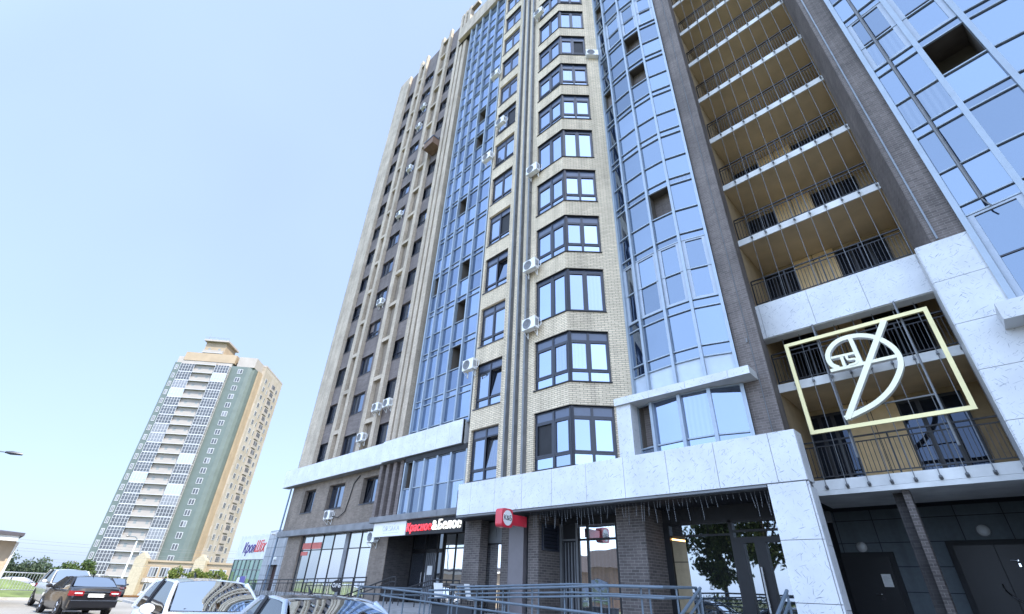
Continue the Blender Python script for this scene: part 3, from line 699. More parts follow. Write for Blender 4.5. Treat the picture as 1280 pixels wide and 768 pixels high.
# second storey of the wing under the band
mb = MB()
W2 = ((-35.35, 1.75), (-31.68, 2.15), (-27.3, 1.8))
wall(mb, (-37.5, 14.75), (1, 0), 12.45, 4.5, 7.5, [(x + 37.5, x + 37.5 + w_, 5.6, 7.1) for x, w_ in W2], 0.34)
part('wall', mb, M['base'])
for x, w_ in W2: put(window_obj(w_, 1.5, 0.27, (0.45,), head=0, low=0, tilt=0 if w_ < 2 else None), (x, 14.75, 5.6))
for x0, x1 in ((-24.9, -24.62), (-24.2, -23.92), (-23.5, -23.2), (-22.8, -22.5)):
    mb = MB(); mb.box(x0, x1, 14.35, 14.87, 4.62, 7.46); part('fin', mb, M['spandrel'])
mb = MB()
xs = [-24.2, -22.75, -21.3, -19.85, -18.4, -17.0]
for a, c in zip(xs, xs[1:]): mb.box(a + 0.008, c - 0.008, 13.85, 13.9, 4.33, 4.6)
mb.box(-24.2, -17.0, 13.9, 14.4, 4.31, 4.585); mb.box(-37.3, -24.3, 14.35, 14.76, 4.15, 4.5)
part('stone_ledge', mb, M['gledge'])
# ground floor of the wing: shop glazing between piers
mb = MB()
mb.box(-34.1, -25.1, 14.80, 15.1, 0, 1.0); part('plinth', mb, M['base'])
for x0, x1 in ((-36.2, -34.1), (-25.1, -23.5)):
    mb = MB(); mb.box(x0, x1, 14.75, 15.6, 0, 4.15); part('pier', mb, M['base'])
mb = MB(); mb.box(-23.6, -23.5, 15.6, 16.5, 0, 4.3); mb.box(-37.3, -22.0, 15.2, 15.25, 4.1, 4.3); mb.face([(-23.495, 14.78, 0.9), (-23.495, 16.4, 0.9), (-23.495, 16.4, 4.3), (-23.495, 14.78, 4.3)])
part('wall', mb, M['deep'])
def shopfront(mull_x, y, z0, z1, trans, gm, fr=0.05, solid=None, label=None):
    f, p = MB(), MB()
    for x in mull_x: f.box(x - fr / 2, x + fr / 2, y - 0.04, y + 0.06, z0, z1)
    for z in [z0, *trans, z1]: f.box(mull_x[0], mull_x[-1], y - 0.03, y + 0.05, z - fr / 2, z + fr / 2)
    zs = [z0, *trans, z1]
    for a, c in zip(mull_x, mull_x[1:]):
        for d, e in zip(zs, zs[1:]): p.face([(a + fr / 2, y, d + fr / 2), (c - fr / 2, y, d + fr / 2), (c - fr / 2, y, e - fr / 2), (a + fr / 2, y, e - fr / 2)])
    fo = part('shop_window', f, M['black'], label=label); part('pane', p, M[gm], fo); return fo
shop = shopfront([-34.1, -32.6, -31.15, -29.75, -28.25], 14.92, 1.0, 4.15, [3.3], 'g_shop')
shopfront([-27.85, -26.5, -25.1], 14.92, 1.0, 4.15, [3.3], 'g_shop')
mb = MB(); mb.box(-28.25, -27.85, 14.85, 15.3, 0.9, 4.15); part('pier', mb, M['gledge'])
mb = MB(); mb.box(-33.9, -31.3, 14.905, 14.912, 3.36, 3.72); mb.box(-33.95, -33.0, 14.905, 14.912, 3.0, 3.22); part('red_window_sticker', mb, plain('red_sticker', (0.5, 0.12, 0.1), 0.5), shop)
# recessed shop entrance
shopfront([-20.75, -19.9, -18.6, -17.2, -15.6], 16.4, 0.95, 3.92, [3.26], 'g_shop', 0.06)
mb = MB(); mb.box(-23.5, -15.6, 16.35, 16.45, 3.95, 4.3)
for x in (-23.45, -22.3, -21.3, -20.85): mb.box(x - 0.05, x + 0.05, 16.33, 16.45, 0.9, 3.95)
mb.box(-23.45, -20.85, 16.33, 16.45, 3.1, 3.25)
dr = part('shop_door', mb, M['black'])
mb = MB()
for a, c, d, e in ((-23.4, -22.35, 0.95, 3.08), (-22.25, -21.35, 0.95, 3.08), (-21.25, -20.9, 0.95, 3.08), (-23.4, -20.9, 3.27, 3.93)): mb.face([(a, 16.38, d), (c, 16.38, d), (c, 16.38, e), (a, 16.38, e)])
part('pane', mb, M['g_dim'], dr)
mb = MB(); mb.box(-22.36, -22.33, 16.25, 16.28, 1.6, 2.2); mb.box(-22.0, -21.6, 16.365, 16.375, 2.1, 2.5, 1); part('door_handle', mb, [M['chrome'], M['white']], dr)
mb = MB(); mb.tube([(-18.05, 16.3, 0.95), (-18.05, 16.3, 4.1)], 0.06, 8); part('red_pipe', mb, M['redp'])
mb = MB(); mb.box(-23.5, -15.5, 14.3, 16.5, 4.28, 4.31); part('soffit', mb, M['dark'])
# ground floor under the marble band
for x0, x1 in ((-15.55, -14.62), (-13.46, -13.1), (-12.13, -11.66), (-8.52, -7.57)):
    mb = MB(); mb.box(x0, x1, 13.2, 13.6 if x0 < -15 else 14.4, 0, 3.89); part('pier', mb, M['brown'])
mb = MB(); mb.box(-13.1, -12.37, 13.21, 14.4, 0, 3.9); part('smooth_panel', mb, plain('brown_grey_panel', (0.155, 0.14, 0.145), 0.45, var=0.08))
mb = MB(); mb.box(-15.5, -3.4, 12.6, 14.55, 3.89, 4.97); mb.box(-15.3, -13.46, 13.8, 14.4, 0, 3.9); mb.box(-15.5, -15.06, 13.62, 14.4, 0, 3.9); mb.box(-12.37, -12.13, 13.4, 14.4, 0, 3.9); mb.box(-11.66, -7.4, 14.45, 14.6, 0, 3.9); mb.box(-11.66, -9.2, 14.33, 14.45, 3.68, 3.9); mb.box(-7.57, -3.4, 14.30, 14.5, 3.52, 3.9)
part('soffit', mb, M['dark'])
mb = MB(); mb.box(-15.0, -13.55, 13.74, 13.79, 3.12, 3.85); mb.box(-14.6, -14.3, 13.72, 13.74, 3.3, 3.6); part('infill_panel', mb, M['channel'])
shopfront([-15.03, -13.6], 13.7, 0.9, 3.08, [], 'g_shop', 0.05)
shopfront([-10.82, -10.44, -9.28, -8.5], 14.36, 0.9, 3.66, [3.17], 'g_shop', 0.07)
mb = MB()
mb.box(-11.64, -11.55, 14.3, 14.44, 0.9, 3.7); mb.box(-10.92, -10.84, 14.3, 14.44, 0.9, 3.7); mb.box(-11.55, -10.92, 14.3, 14.44, 3.15, 3.2)
cu = part('curtained_window', mb, M['channel'])
mb = MB()
for i in range(9): mb.box(-11.52 + i * 0.066, -11.48 + i * 0.066, 14.37, 14.41, 0.9, 3.1, i % 2)
mb.box(-11.55, -10.92, 14.40, 14.44, 0.9, 3.7, 0); part('blind', mb, [M['dark'], M['gledge']], cu)
mb = MB()                                              # louvre on the side of the pier
mb.box(-11.66, -11.60, 13.36, 14.24, 2.8, 2.86); mb.box(-11.66, -11.60, 13.36, 14.24, 3.56, 3.62); mb.box(-11.66, -11.6, 13.36, 13.42, 2.86, 3.56); mb.box(-11.66, -11.6, 14.18, 14.24, 2.86, 3.56)
for i in range(6): mb.face([(-11.65, 13.42, 2.9 + i * 0.11), (-11.65, 14.18, 2.9 + i * 0.11), (-11.59, 14.18, 2.98 + i * 0.11), (-11.59, 13.42, 2.98 + i * 0.11)])
mb.face([(-11.655, 13.42, 2.86), (-11.655, 14.18, 2.86), (-11.655, 14.18, 3.56), (-11.655, 13.42, 3.56)], 1)
part('louvre', mb, [M['anth'], M['dark']])
# glazed main entrance
mb = MB()
for x0, x1, z0, z1 in ((-7.57, -7.38, 0.88, 3.52), (-5.6, -5.5, 0.9, 3.5), (-7.4, -3.36, 3.44, 3.52), (-5.5, -3.36, 2.92, 3.06), (-5.5, -5.28, 0.9, 2.92), (-5.0, -4.86, 0.9, 2.92), (-4.86, -4.72, 0.9, 2.92), (-4.2, -4.0, 0.9, 2.92), (-7.38, -5.6, 3.13, 3.165), (-5.5, -3.36, 3.2, 3.24)): mb.box(x0, x1, 14.27, 14.42, z0, z1)
en = part('entrance_door', mb, M['black'])
mb = MB()
for a, c, d, e in ((-6.95, -5.6, 0.9, 3.14), (-7.38, -5.6, 3.165, 3.44), (-5.5, -3.36, 3.24, 3.44), (-5.5, -3.36, 3.06, 3.2), (-5.28, -5.0, 0.95, 2.92), (-4.72, -4.2, 0.95, 2.92), (-4.0, -3.36, 0.9, 2.92)): mb.face([(a, 14.37, d), (c, 14.37, d), (c, 14.37, e), (a, 14.37, e)])
part('pane', mb, M['g_entry'], en)
mb = MB(); mb.tube([(-4.92, 14.2, 1.35), (-4.92, 14.2, 2.35)], 0.022, 8); mb.box(-4.93, -4.91, 14.2, 14.28, 1.5, 1.53); mb.box(-4.93, -4.91, 14.2, 14.28, 2.2, 2.23); part('door_handle', mb, M['offwhite'], en)
mb = MB(); mb.box(-7.38, -6.95, 14.37, 14.45, 0.9, 3.13); lb = part('lobby_wall', mb, M['lobby'], en)
mb = MB(); mb.face([(-7.37, 14.365, 3.06), (-6.96, 14.365, 3.0), (-6.96, 14.365, 3.04), (-7.37, 14.365, 3.10)]); part('cove_light', mb, M['led'], en)
# service recess on the ground floor, far side of the marble pillar
mb = MB(); wall(mb, (-7.4, 20.0), (1, 0), 9, 0.85, 4.4, [], 0.1); part('wall', mb, M['cladding'])
mb = MB(); mb.box(-7.5, 2, 16.1, 20.1, 4.30, 4.36); mb.box(-7.4, -4.3, 14.5, 20, 0.85, 4.35); mb.box(-3.5, -3.46, 12.7, 14.5, 0.85, 3.9); part('soffit', mb, M['dark'])
mb = MB(); mb.box(-3.83, 0.70, 15.98, 18.45, 4.20, 4.325); part('balcony_edge_beam', mb, M['concrete'])
mb = MB(); mb.box(-1.70, -1.55, 16.15, 16.5, 0.85, 4.2); part('pier', mb, M['brown'])
mb = MB(); mb.box(-1.95, -1.60, 16.5, 16.7, 0.85, 4.2); part('pier', mb, M['deep'])
def steel_door(x0, x1, z1, leaves, hx):
    f = MB(); f.box(x0 - 0.12, x1 + 0.12, 19.90, 19.99, 0.88, z1 + 0.12, 1)
    for a, c in leaves: f.box(a, c, 19.86, 19.9, 0.9, z1, 0)
    o = part('steel_door', f, [M['black'], M['dark']])
    h = MB()
    for x, z in hx: h.box(x - 0.02, x + 0.02, 19.82, 19.86, z - 0.09, z - 0.01); h.tube([(x, 19.8, z + 0.06), (x - 0.15, 19.8, z + 0.07)], 0.014, 6); h.box(x - 0.015, x + 0.015, 19.8, 19.86, z + 0.045, z + 0.075)
    part('door_handle', h, M['chrome'], o); return o
steel_door(-4.5, -3.0, 2.95, [(-4.49, -3.02)], [(-3.5, 1.86)])
d2 = steel_door(-1.42, 1.25, 3.2, [(-1.40, -0.52), (-0.5, 1.23)], [(-0.15, 2.75)])
mb = MB(); mb.tube([(-0.68, 19.8, 2.24), (-0.66, 19.74, 2.1), (-0.58, 19.72, 1.98), (-0.42, 19.78, 1.84)], 0.018, 8); part('door_handle', mb, M['chrome'], d2)
mb = MB(); mb.box(-4.25, -4.05, 18.94, 19.0, 3.86, 4.2, 0); mb.box(-4.21, -4.09, 18.93, 18.94, 3.9, 4.16, 1); part('vent_grille', mb, [M['gledge'], M['channel']])

# ================================================================ THINGS ON THE FACADE
# --- air conditioners: built once, copied with their parts
def make_ac():
    t = thing('air_conditioner', (0, 0, 0), 'x', 'air conditioner', 'air conditioners hung on the facades', local=True)
    b_ = MB(); b_.box(-0.40, 0.40, -0.30, 0, 0, 0.55); b_.box(-0.405, 0.405, -0.305, 0.0, 0.53, 0.565)
    for i in range(7): b_.box(0.401, 0.406, -0.26 + i * 0.03, -0.245 + i * 0.03, 0.1, 0.45, 1)
    o = b_.build('casing', [M['white'], M['gledge']], t); WL[o] = (0, 0, 0)
    g = MB(); g.lathe([(0.0, -0.325), (0.06, -0.325), (0.06, -0.31), (0.21, -0.31), (0.23, -0.325), (0.245, -0.325), (0.25, -0.30)], (-0.09, 0, 0.28), 'y', 20)
    for a in range(8):
        an = a * math.pi / 4; g.tube([(-0.09 + 0.05 * math.cos(an), -0.322, 0.28 + 0.05 * math.sin(an)), (-0.09 + 0.24 * math.cos(an), -0.322, 0.28 + 0.24 * math.sin(an))], 0.006, 4)
    g.build('fan_grille', M['gledge'], t, True)
    for x in (-0.28, 0.28):
        k = MB(); k.box(x - 0.02, x + 0.02, -0.34, 0.04, -0.045, -0.005); k.box(x - 0.02, x + 0.02, -0.0, 0.04, -0.32, -0.045); k.tube([(x, -0.32, -0.04), (x, 0.01, -0.30)], 0.012, 5)
        k.build('bracket', M['offwhite'], t)
    h = MB(); h.tube([(0.40, -0.1, 0.12), (0.5, -0.08, 0.05), (0.52, 0.0, 0.2), (0.5, 0.03, 0.5)], 0.02, 6); h.build('hose', M['offwhite'], t)
    return t
ACS = [(-11.46, 12.46, 13.85, 0, 'white air conditioner beside the tall third bay window, second lowest by the cream bay'),
       (-11.42, 12.46, 10.8, 0, 'white air conditioner lowest of the four beside the cream bay windows'),
       (-11.46, 12.46, 20.05, 0, 'white air conditioner beside the cream bay level with the fifth bay window'),
       (-11.2, 12.46, 35.4, 0, 'white air conditioner near the top edge beside the cream bay'),
       (-15.2, 12.50, 10.05, 0, 'white air conditioner low on the brick edge between glass wall and small window column'),
       (-14.3, 12.46, 26.5, 0, 'white air conditioner under a small cream brick window in the narrow window column'),
       (-15.34, 12.50, 24.1, 0, 'white air conditioner on the blue glass wall edge halfway up the tower'),
       (-15.36, 12.50, 32.8, 0, 'white air conditioner on the blue glass wall edge high on the tower'),
       (-8.36, 13.95, 28.85, 45, 'white air conditioner on the angled bay edge next to the bowed glass'),
       (-25.3, 14.42, 11.05, 0, 'white air conditioner, right one of the close pair low on the brown wing'),
       (-26.6, 14.42, 11.05, 0, 'white air conditioner, left one of the close pair low on the brown wing'),
       (-27.75, 14.40, 9.3, 0, 'white air conditioner just above the higher marble band on a cream rail'),
       (-29.8, 14.68, 20.5, 0, 'white air conditioner lowest in the middle window row of the brown wing'),
       (-29.9, 14.68, 29.9, 0, 'white air conditioner second up in the middle window row of the brown wing'),
       (-29.9, 14.68, 35.9, 0, 'white air conditioner third up in the middle window row of the brown wing'),
       (-29.9, 14.68, 42.2, 0, 'white air conditioner fourth up in the middle window row of the brown wing'),
       (-29.8, 14.68, 45.4, 0, 'white air conditioner highest in the middle window row of the brown wing'),
       (-30.55, 14.72, 4.95, 0, 'white air conditioner with a looping black cable below the higher marble band'),
       (-24.75, 14.70, 3.5, 0, 'white air conditioner on the grey pier beside the pale shop sign')]
ac0 = make_ac()
for i, (x, y, z, rz, lab) in enumerate(ACS):
    o = ac0 if i == 0 else dup(ac0)
    o.parent = None; o.location = (x, y, z); o.rotation_euler = (0, 0, R(rz)); o['label'] = lab; o.scale = (0.9,) * 3
t = thing('balcony_box', (-25.65, 14.45, 35.2), 'wooden box with a grey lid hung below a window high on the brown wing', 'box')
mb = MB(); mb.box(-26.35, -25.0, 13.75, 14.72, 35.2, 36.0); mb.build('body', plain('brown_boards', (0.16, 0.1, 0.07), 0.8, var=0.3), t)
mb = MB(); mb.prism([(-26.4, 13.7), (-24.95, 13.7), (-24.95, 14.72), (-26.4, 14.72)], 36.0, 36.1); mb.build('lid', M['panelblue'], t)
mb = MB(); mb.tube([(-30.05, 14.6, 5.1), (-29.4, 14.66, 5.0), (-28.75, 14.70, 5.3), (-28.5, 14.7, 6.1), (-28.3, 14.7, 6.9), (-27.7, 14.7, 7.3)], 0.028, 6)
tag(mb.build('cable', M['black'], None, True), 'thick black cable curving up the brown wall from an air conditioner', 'cable')

# --- signs
t = thing('shop_sign', (-18.8, 14.1, 3.95), 'black shop sign with red and white raised lettering Красное&Белое', 'sign')
mb = MB(); mb.box(-20.9, -16.7, 14.02, 14.14, 3.64, 4.27); mb.build('board', M['dark'], t)
lettering('red_lettering', 'Красное', 0.50, (-20.82, 14.0, 3.80), M['redl'], t, 0.03, fit=1.95, bold=0.004, shear=0.12, spacing=1.06)
lettering('ampersand', '&', 0.56, (-18.80, 13.995, 3.80), M['whl'], t, 0.03, fit=0.34, bold=0.006)
lettering('white_lettering', 'Белое', 0.56, (-18.38, 14.0, 3.80), M['whl'], t, 0.03, fit=1.60, bold=0.004, shear=0.12, spacing=1.06)
t = thing('shop_sign', (-22.3, 14.1, 3.95), 'pale shop sign with faint thin grey lettering beside the black sign', 'sign')
mb = MB(); mb.box(-23.85, -20.93, 14.0, 14.13, 3.66, 4.30); mb.build('board', M['white'], t)
lettering('grey_lettering', 'ОР.SAKA', 0.30, (-22.95, 13.995, 3.90), M['textg'], t, 0.004, fit=1.5)
mb = MB(); mb.box(-22.9, -21.5, 13.992, 13.998, 3.80, 3.815); mb.tube([(-22.0, 13.995, 4.16), (-21.85, 13.995, 4.22)], 0.008, 4); mb.build('grey_line', M['textg'], t)
t = thing('blade_sign', (-11.75, 12.3, 3.6), 'red rounded projecting sign with a white disc reading К&Б', 'sign')
def rrect(cx, cz, w_, h_, r, n=5):
    out = []
    for sx, sz, a0 in ((1, 1, 0), (-1, 1, 90), (-1, -1, 180), (1, -1, 270)):
        for i in range(n + 1):
            a = R(a0 + 90 * i / n); out.append((cx + sx * (w_ / 2 - r) + r * math.cos(a), cz + sz * (h_ / 2 - r) + r * math.sin(a)))
    return out
def yz_plate(mb, poly, x0, x1, m=0):
    n = len(poly)
    for i in range(n):
        a, c = poly[i], poly[(i + 1) % n]; mb.face([(x0, *a), (x0, *c), (x1, *c), (x1, *a)][::-1], m)
    mb.face([(x1, *p) for p in poly], m); mb.face([(x0, *p) for p in poly[::-1]], m)
mb = MB(); yz_plate(mb, rrect(11.60, 3.60, 0.50, 0.56, 0.10), -11.90, -11.60); mb.build('case', M['redp'], t)
mb = MB(); yz_plate(mb, [(11.61 + 0.205 * math.cos(2 * math.pi * i / 28), 3.60 + 0.23 * math.sin(2 * math.pi * i / 28)) for i in range(28)], -11.60, -11.588); mb.build('disc', M['white'], t)
lettering('lettering', 'К&Б', 0.21, (-11.585, 11.43, 3.53), M['black'], t, 0.004, rot=(R(90), 0, R(90)), fit=0.36)
mb = MB(); mb.box(-11.84, -11.66, 11.85, 12.6, 3.42, 3.74); mb.build('arm', M['redp'], t)

# --- gold emblem in its frame, mounted before the loggia
t = thing('emblem_sign', (-1.4, 15.4, 5.7), 'large pale gold letter emblem inside a thin rectangular gold frame', 'sign')
def frame_bar(mb, x0, x1, z0, z1): mb.box(x0, x1, 15.36, 15.44, z0, z1)
mb = MB(); fx0, fx1, fz0, fz1, q = -3.19, 0.42, 5.73, 8.61, 0.105
frame_bar(mb, fx0, fx1, fz0, fz0 + q); frame_bar(mb, fx0, fx1, fz1 - q, fz1); frame_bar(mb, fx0, fx0 + q, fz0 + q, fz1 - q); frame_bar(mb, fx1 - q, fx1, fz0 + q, fz1 - q); mb.build('frame', M['gold'], t)
def stroke(pts, w_, close=False):
    """letter stroke in the X-Z plane: gold face, white return"""
    L_, R_ = [], []
    P = [Vector((a, b2)) for a, b2 in pts]
    for i, p in enumerate(P):
        d = (P[min(i + 1, len(P) - 1)] - P[max(i - 1, 0)]).normalized(); n = Vector((-d.y, d.x)) * w_ / 2
        L_.append(p + n); R_.append(p - n)
    return L_, R_
def add_stroke(mb, pts, w_, y0=15.32, y1=15.50):
    L_, R_ = stroke(pts, w_)
    for i in range(len(L_) - 1):
        a, c, d, e = L_[i], L_[i + 1], R_[i + 1], R_[i]
        mb.face([(e.x, y0, e.y), (d.x, y0, d.y), (c.x, y0, c.y), (a.x, y0, a.y)], 0)
        mb.face([(a.x, y1, a.y), (c.x, y1, c.y), (d.x, y1, d.y), (e.x, y1, e.y)], 1)
        mb.face([(a.x, y0, a.y), (c.x, y0, c.y), (c.x, y1, c.y), (a.x, y1, a.y)], 1); mb.face([(d.x, y0, d.y), (e.x, y0, e.y), (e.x, y1, e.y), (d.x, y1, d.y)], 1)
    for a, e in ((L_[0], R_[0]), (R_[-1], L_[-1])): mb.face([(a.x, y0, a.y), (e.x, y0, e.y), (e.x, y1, e.y), (a.x, y1, a.y)], 1)
def smoothc(pts, n=5):
    out = []
    for i in range(len(pts) - 1):
        p0, p1, p2, p3 = [Vector(pts[max(0, min(len(pts) - 1, j))]) for j in (i - 1, i, i + 1, i + 2)]
        for k in range(n):
            s_ = k / n; out.append(0.5 * ((2 * p1) + (p2 - p0) * s_ + (2 * p0 - 5 * p1 + 4 * p2 - p3) * s_ ** 2 + (3 * p1 - p0 - 3 * p2 + p3) * s_ ** 3))
    return out + [Vector(pts[-1])]
for nm, pts, w_, dy in (('bow_stroke', smoothc([(-2.25, 6.02), (-1.92, 6.11), (-1.43, 6.30), (-1.0, 6.61), (-0.66, 7.06), (-0.57, 7.40), (-0.63, 7.72), (-0.84, 8.04), (-1.14, 8.24), (-1.48, 8.31), (-1.79, 8.27), (-2.03, 8.10), (-2.15, 7.88), (-2.13, 7.62), (-1.98, 7.46)]), 0.125, 0.0),
                        ('slant_stroke', [(-2.19, 6.0), (-0.56, 8.52)], 0.14, -0.012), ('bar_stroke', [(-2.20, 7.43), (-0.62, 7.43)], 0.09, -0.006),
                        ('post_stroke', [(-1.47, 8.27), (-1.44, 7.46)], 0.11, -0.003), ('small_bar', [(-2.08, 7.80), (-1.50, 7.79)], 0.07, -0.015),
                        ('small_stem', [(-1.83, 7.78), (-1.83, 7.46)], 0.08, -0.009), ('small_bow', smoothc([(-1.70, 7.79), (-1.70, 7.64), (-1.55, 7.62), (-1.50, 7.55), (-1.56, 7.48), (-1.72, 7.47)], 3), 0.06, -0.018)):
    mb = MB(); add_stroke(mb, [tuple(p) for p in pts], w_, 15.33 + dy, 15.50 + dy / 2); mb.build(nm, [M['goldf'], M['goldw']], t)
mb = MB()
for x in (-2.3, -0.2): mb.tube([(x, 15.55, 5.0), (x, 15.55, 9.1)], 0.03, 6)
mb.tube([(-2.3, 15.55, 6.3), (-0.2, 15.55, 6.3)], 0.025, 6)
for z in (5.8, 8.55):
    for x in (-2.3, -0.2): mb.tube([(x, 15.43, z), (x, 15.56, z)], 0.02, 5)
mb.build('support', M['channel'], t)

# --- icicle lights under the band, lamps and a notice in the service recess
t = thing('icicle_lights', (-7, 12.4, 3.86), 'string of icicle lights hanging under the marble band over the entrance', 'string lights')
mb = MB(); mb.tube([(-11.4, 12.40, 3.85), (-3.72, 12.40, 3.85)], 0.006, 4); mb.build('lead', M['gledge'], t)
rr = random.Random(3); mb = MB(); bl = MB(); x = -11.3
while x < -3.75:
    L_ = rr.choice([0.14, 0.2, 0.3, 0.38, 0.5, 0.56]); dx = rr.uniform(-0.04, 0.06); y = 12.40 + rr.uniform(-0.02, 0.02)
    pts = [(x + dx * s_ + rr.uniform(-0.008, 0.008), y, 3.85 - L_ * s_) for s_ in (0, 0.25, 0.5, 0.75, 1)]; mb.tube(pts, 0.003, 3)
    for j in range(int(L_ / 0.055)):
        s_ = (j + 1) * 0.055 / L_; bx, bz = x + dx * s_, 3.85 - L_ * s_; bl.box(bx - 0.005, bx + 0.005, y - 0.008, y + 0.003, bz - 0.007, bz + 0.007)
    x += rr.uniform(0.07, 0.17)
tag(mb.build('strand', M['channel'], t), kind='stuff'); tag(bl.build('bulb', M['gledge'], t), kind='stuff')
for x, z, lab in ((-3.66, 3.22, 'round frosted wall lamp above the single black steel door'), (-0.58, 3.58, 'round frosted wall lamp above the wide black double door')):
    t = thing('wall_lamp', (x, 19.98, z), lab, 'lamp', 'wall lamps in the service recess')
    mb = MB(); mb.lathe([(0.0, -0.11), (0.07, -0.10), (0.13, -0.06), (0.15, -0.02)], (x, 19.96, z), 'y', 18); mb.build('lamp_shade', M['lamp'], t, True)
    mb = MB(); mb.lathe([(0.16, -0.03), (0.17, 0.0)], (x, 19.96, z), 'y', 18); mb.build('base', M['gledge'], t)
t = thing('notice', (-3.25, 19.85, 2.29), 'white paper notice taped on the black steel door', 'notice')
mb = MB(); mb.box(-3.37, -3.13, 19.845, 19.855, 2.12, 2.46); mb.build('sheet', M['white'], t)
mb = MB()
for i in range(9): mb.box(-3.34, -3.16 - 0.03 * (i % 3), 19.842, 19.845, 2.16 + 0.03 * i, 2.168 + 0.03 * i)
mb.build('grey_line', M['textg'], t)
t = thing('security_camera', (-37.2, 14.3, 4.35), 'small white camera at the end of the grey ledge', 'camera')
mb = MB(); mb.lathe([(0.0, -0.2), (0.07, -0.2), (0.08, 0.12), (0.0, 0.14)], (-37.45, 14.2, 4.35), 'y', 10); mb.build('body', M['white'], t, True)
mb = MB(); mb.tube([(-37.45, 14.2, 4.43), (-37.3, 14.4, 4.5)], 0.03, 6); mb.build('bracket', M['white'], t)

# ================================================================ RAMPS, STEPS, RAILINGS
def ramp(name, x0, x1, y0, y1, za, zb):
    b_ = MB()
    for q in ([(x0, y0, za), (x1, y0, zb), (x1, y1, zb), (x0, y1, za)], [(x0, y0, -0.05), (x1, y0, -0.05), (x1, y0, zb), (x0, y0, za)], [(x1, y1, -0.05), (x0, y1, -0.05), (x0, y1, za), (x1, y1, zb)], [(x1, y0, -0.05), (x1, y1, -0.05), (x1, y1, zb), (x1, y0, zb)], [(x0, y1, -0.05), (x0, y0, -0.05), (x0, y0, za), (x0, y1, za)]): b_.face(q)
    return tag(b_.build(name, M['stone']), kind='structure')
ramp('ramp', -12.6, -4.9, 9.05, 10.4, 0.60, 0.86); ramp('ramp', -12.6, -1.0, 8.05, 8.95, 0.60, 0.18)
b = MB(); b.box(-14.0, -12.6, 8.05, 10.4, -0.05, 0.6); tag(b.build('ramp_landing', M['stone']), kind='structure')
t = thing('steps', (-4, 9.4, 0), 'grey stone steps up to the glazed main entrance', 'steps')
mb = MB()
for i in range(5): mb.box(-4.85, -2.6, 10.4 - 0.32 * (i + 1), 10.4 - 0.32 * i, 0.0, 0.88 - 0.165 * (i + 1) + 0.0)
mb.build('tread', M['stone'], t)
t = thing('steps', (-18, 12.2, 0), 'grey stone steps beside the black planter below the red and white shop sign', 'steps')
mb = MB()
for i in range(5): mb.box(-19.4 - 0.0, -14.6, 10.4 - 0.32 * (i + 1), 10.4 - 0.32 * i, 0.0, 0.88 - 0.165 * (i + 1))
mb.build('tread', M['stone'], t)
def railing(label, tops, post_at, drop=0.9, r=0.024, second=0.17, m='rail', balusters=None, low=None, cat='railing', hook=True, group='handrails along the ramps and steps'):
    """tops: polyline of the top rail; posts at arc fractions; second rail below"""
    p0 = tops[0]; t = thing('railing', (p0[0], p0[1], p0[2] - drop), label, cat, group)
    mb = MB(); mb.tube(tops, r, 8); mb.build('top_rail', M[m], t, True)
    mb = MB(); mb.tube([(x, y, z - second) for x, y, z in tops], r * 0.85, 8); mb.build('lower_rail', M[m], t, True)
    if low:
        mb = MB(); mb.tube([(x, y, z - low) for x, y, z in tops], r * 0.7, 6); mb.build('bottom_rail', M[m], t, True)
    segs = [(Vector(a), Vector(c)) for a, c in zip(tops, tops[1:])]; tot = sum((c - a).length for a, c in segs)
    def at(s_):
        s_ *= tot
        for a, c in segs:
            if s_ <= (c - a).length + 1e-6: return a + (c - a) * (s_ / (c - a).length)
            s_ -= (c - a).length
        return segs[-1][1]
    for s_ in post_at:
        p = at(s_); mb = MB()
        if hook: mb.tube([(p.x, p.y + 0.08, p.z - 0.02), (p.x, p.y + 0.08, p.z - drop - 0.06)], r * 0.8, 6); mb.tube([(p.x, p.y, p.z), (p.x, p.y + 0.08, p.z - 0.05)], r * 0.5, 5)
        else: mb.tube([(p.x, p.y, p.z), (p.x, p.y, p.z - drop - 0.06)], r * 0.8, 6)
        mb.build('post', M[m], t, True)
    if balusters:
        a0, a1 = balusters[1:] if len(balusters) > 1 else (second, low)
        mb = MB(); n = balusters[0]
        for i in range(n + 1):
            p = at(i / n); mb.tube([(p.x, p.y, p.z - a0), (p.x, p.y, p.z - a1)], 0.008, 4)
        tag(mb.build('baluster', M[m], t), kind='stuff' if n > 100 else None)
    return t
U = [i / 7 for i in range(8)]
railing('blue grey railing on the lower ramp run, nearest the parked cars', [(-12.7, 8.05, 1.52), (-9.5, 8.05, 1.415), (-6.0, 8.05, 1.31), (-2.6, 8.05, 1.14)], [i / 11 for i in range(12)])
railing('blue grey railing of the upper ramp run before the dark brick piers', [(-11.9, 9.0, 1.51), (-9.2, 9.0, 1.615), (-6.1, 9.0, 1.745), (-4.92, 9.0, 1.75), (-4.92, 10.35, 1.78)], [i / 9 for i in range(10)])
railing('blue grey railing between the two ramp runs and the shop porch', [(-12.3, 10.3, 1.62), (-8.0, 10.3, 1.78), (-4.95, 10.3, 1.78)], [i / 7 for i in range(8)], r=0.024)
railing('blue grey railing around the landing end of the ramp', [(-14.0, 8.1, 1.52), (-14.0, 10.3, 1.52)], [0, 0.5, 1.0], r=0.028, hook=False)
railing('blue grey sloping handrail beside the steps to the glazed entrance', [(-4.86, 10.4, 1.78), (-4.86, 8.6, 0.92)], [0.02, 0.5, 0.98], r=0.03, hook=False)
railing('blue grey sloping handrail against the white marble pillar', [(-3.25, 10.4, 1.78), (-3.25, 8.7, 0.95)], [0.02, 0.5, 0.98], r=0.03, hook=False)
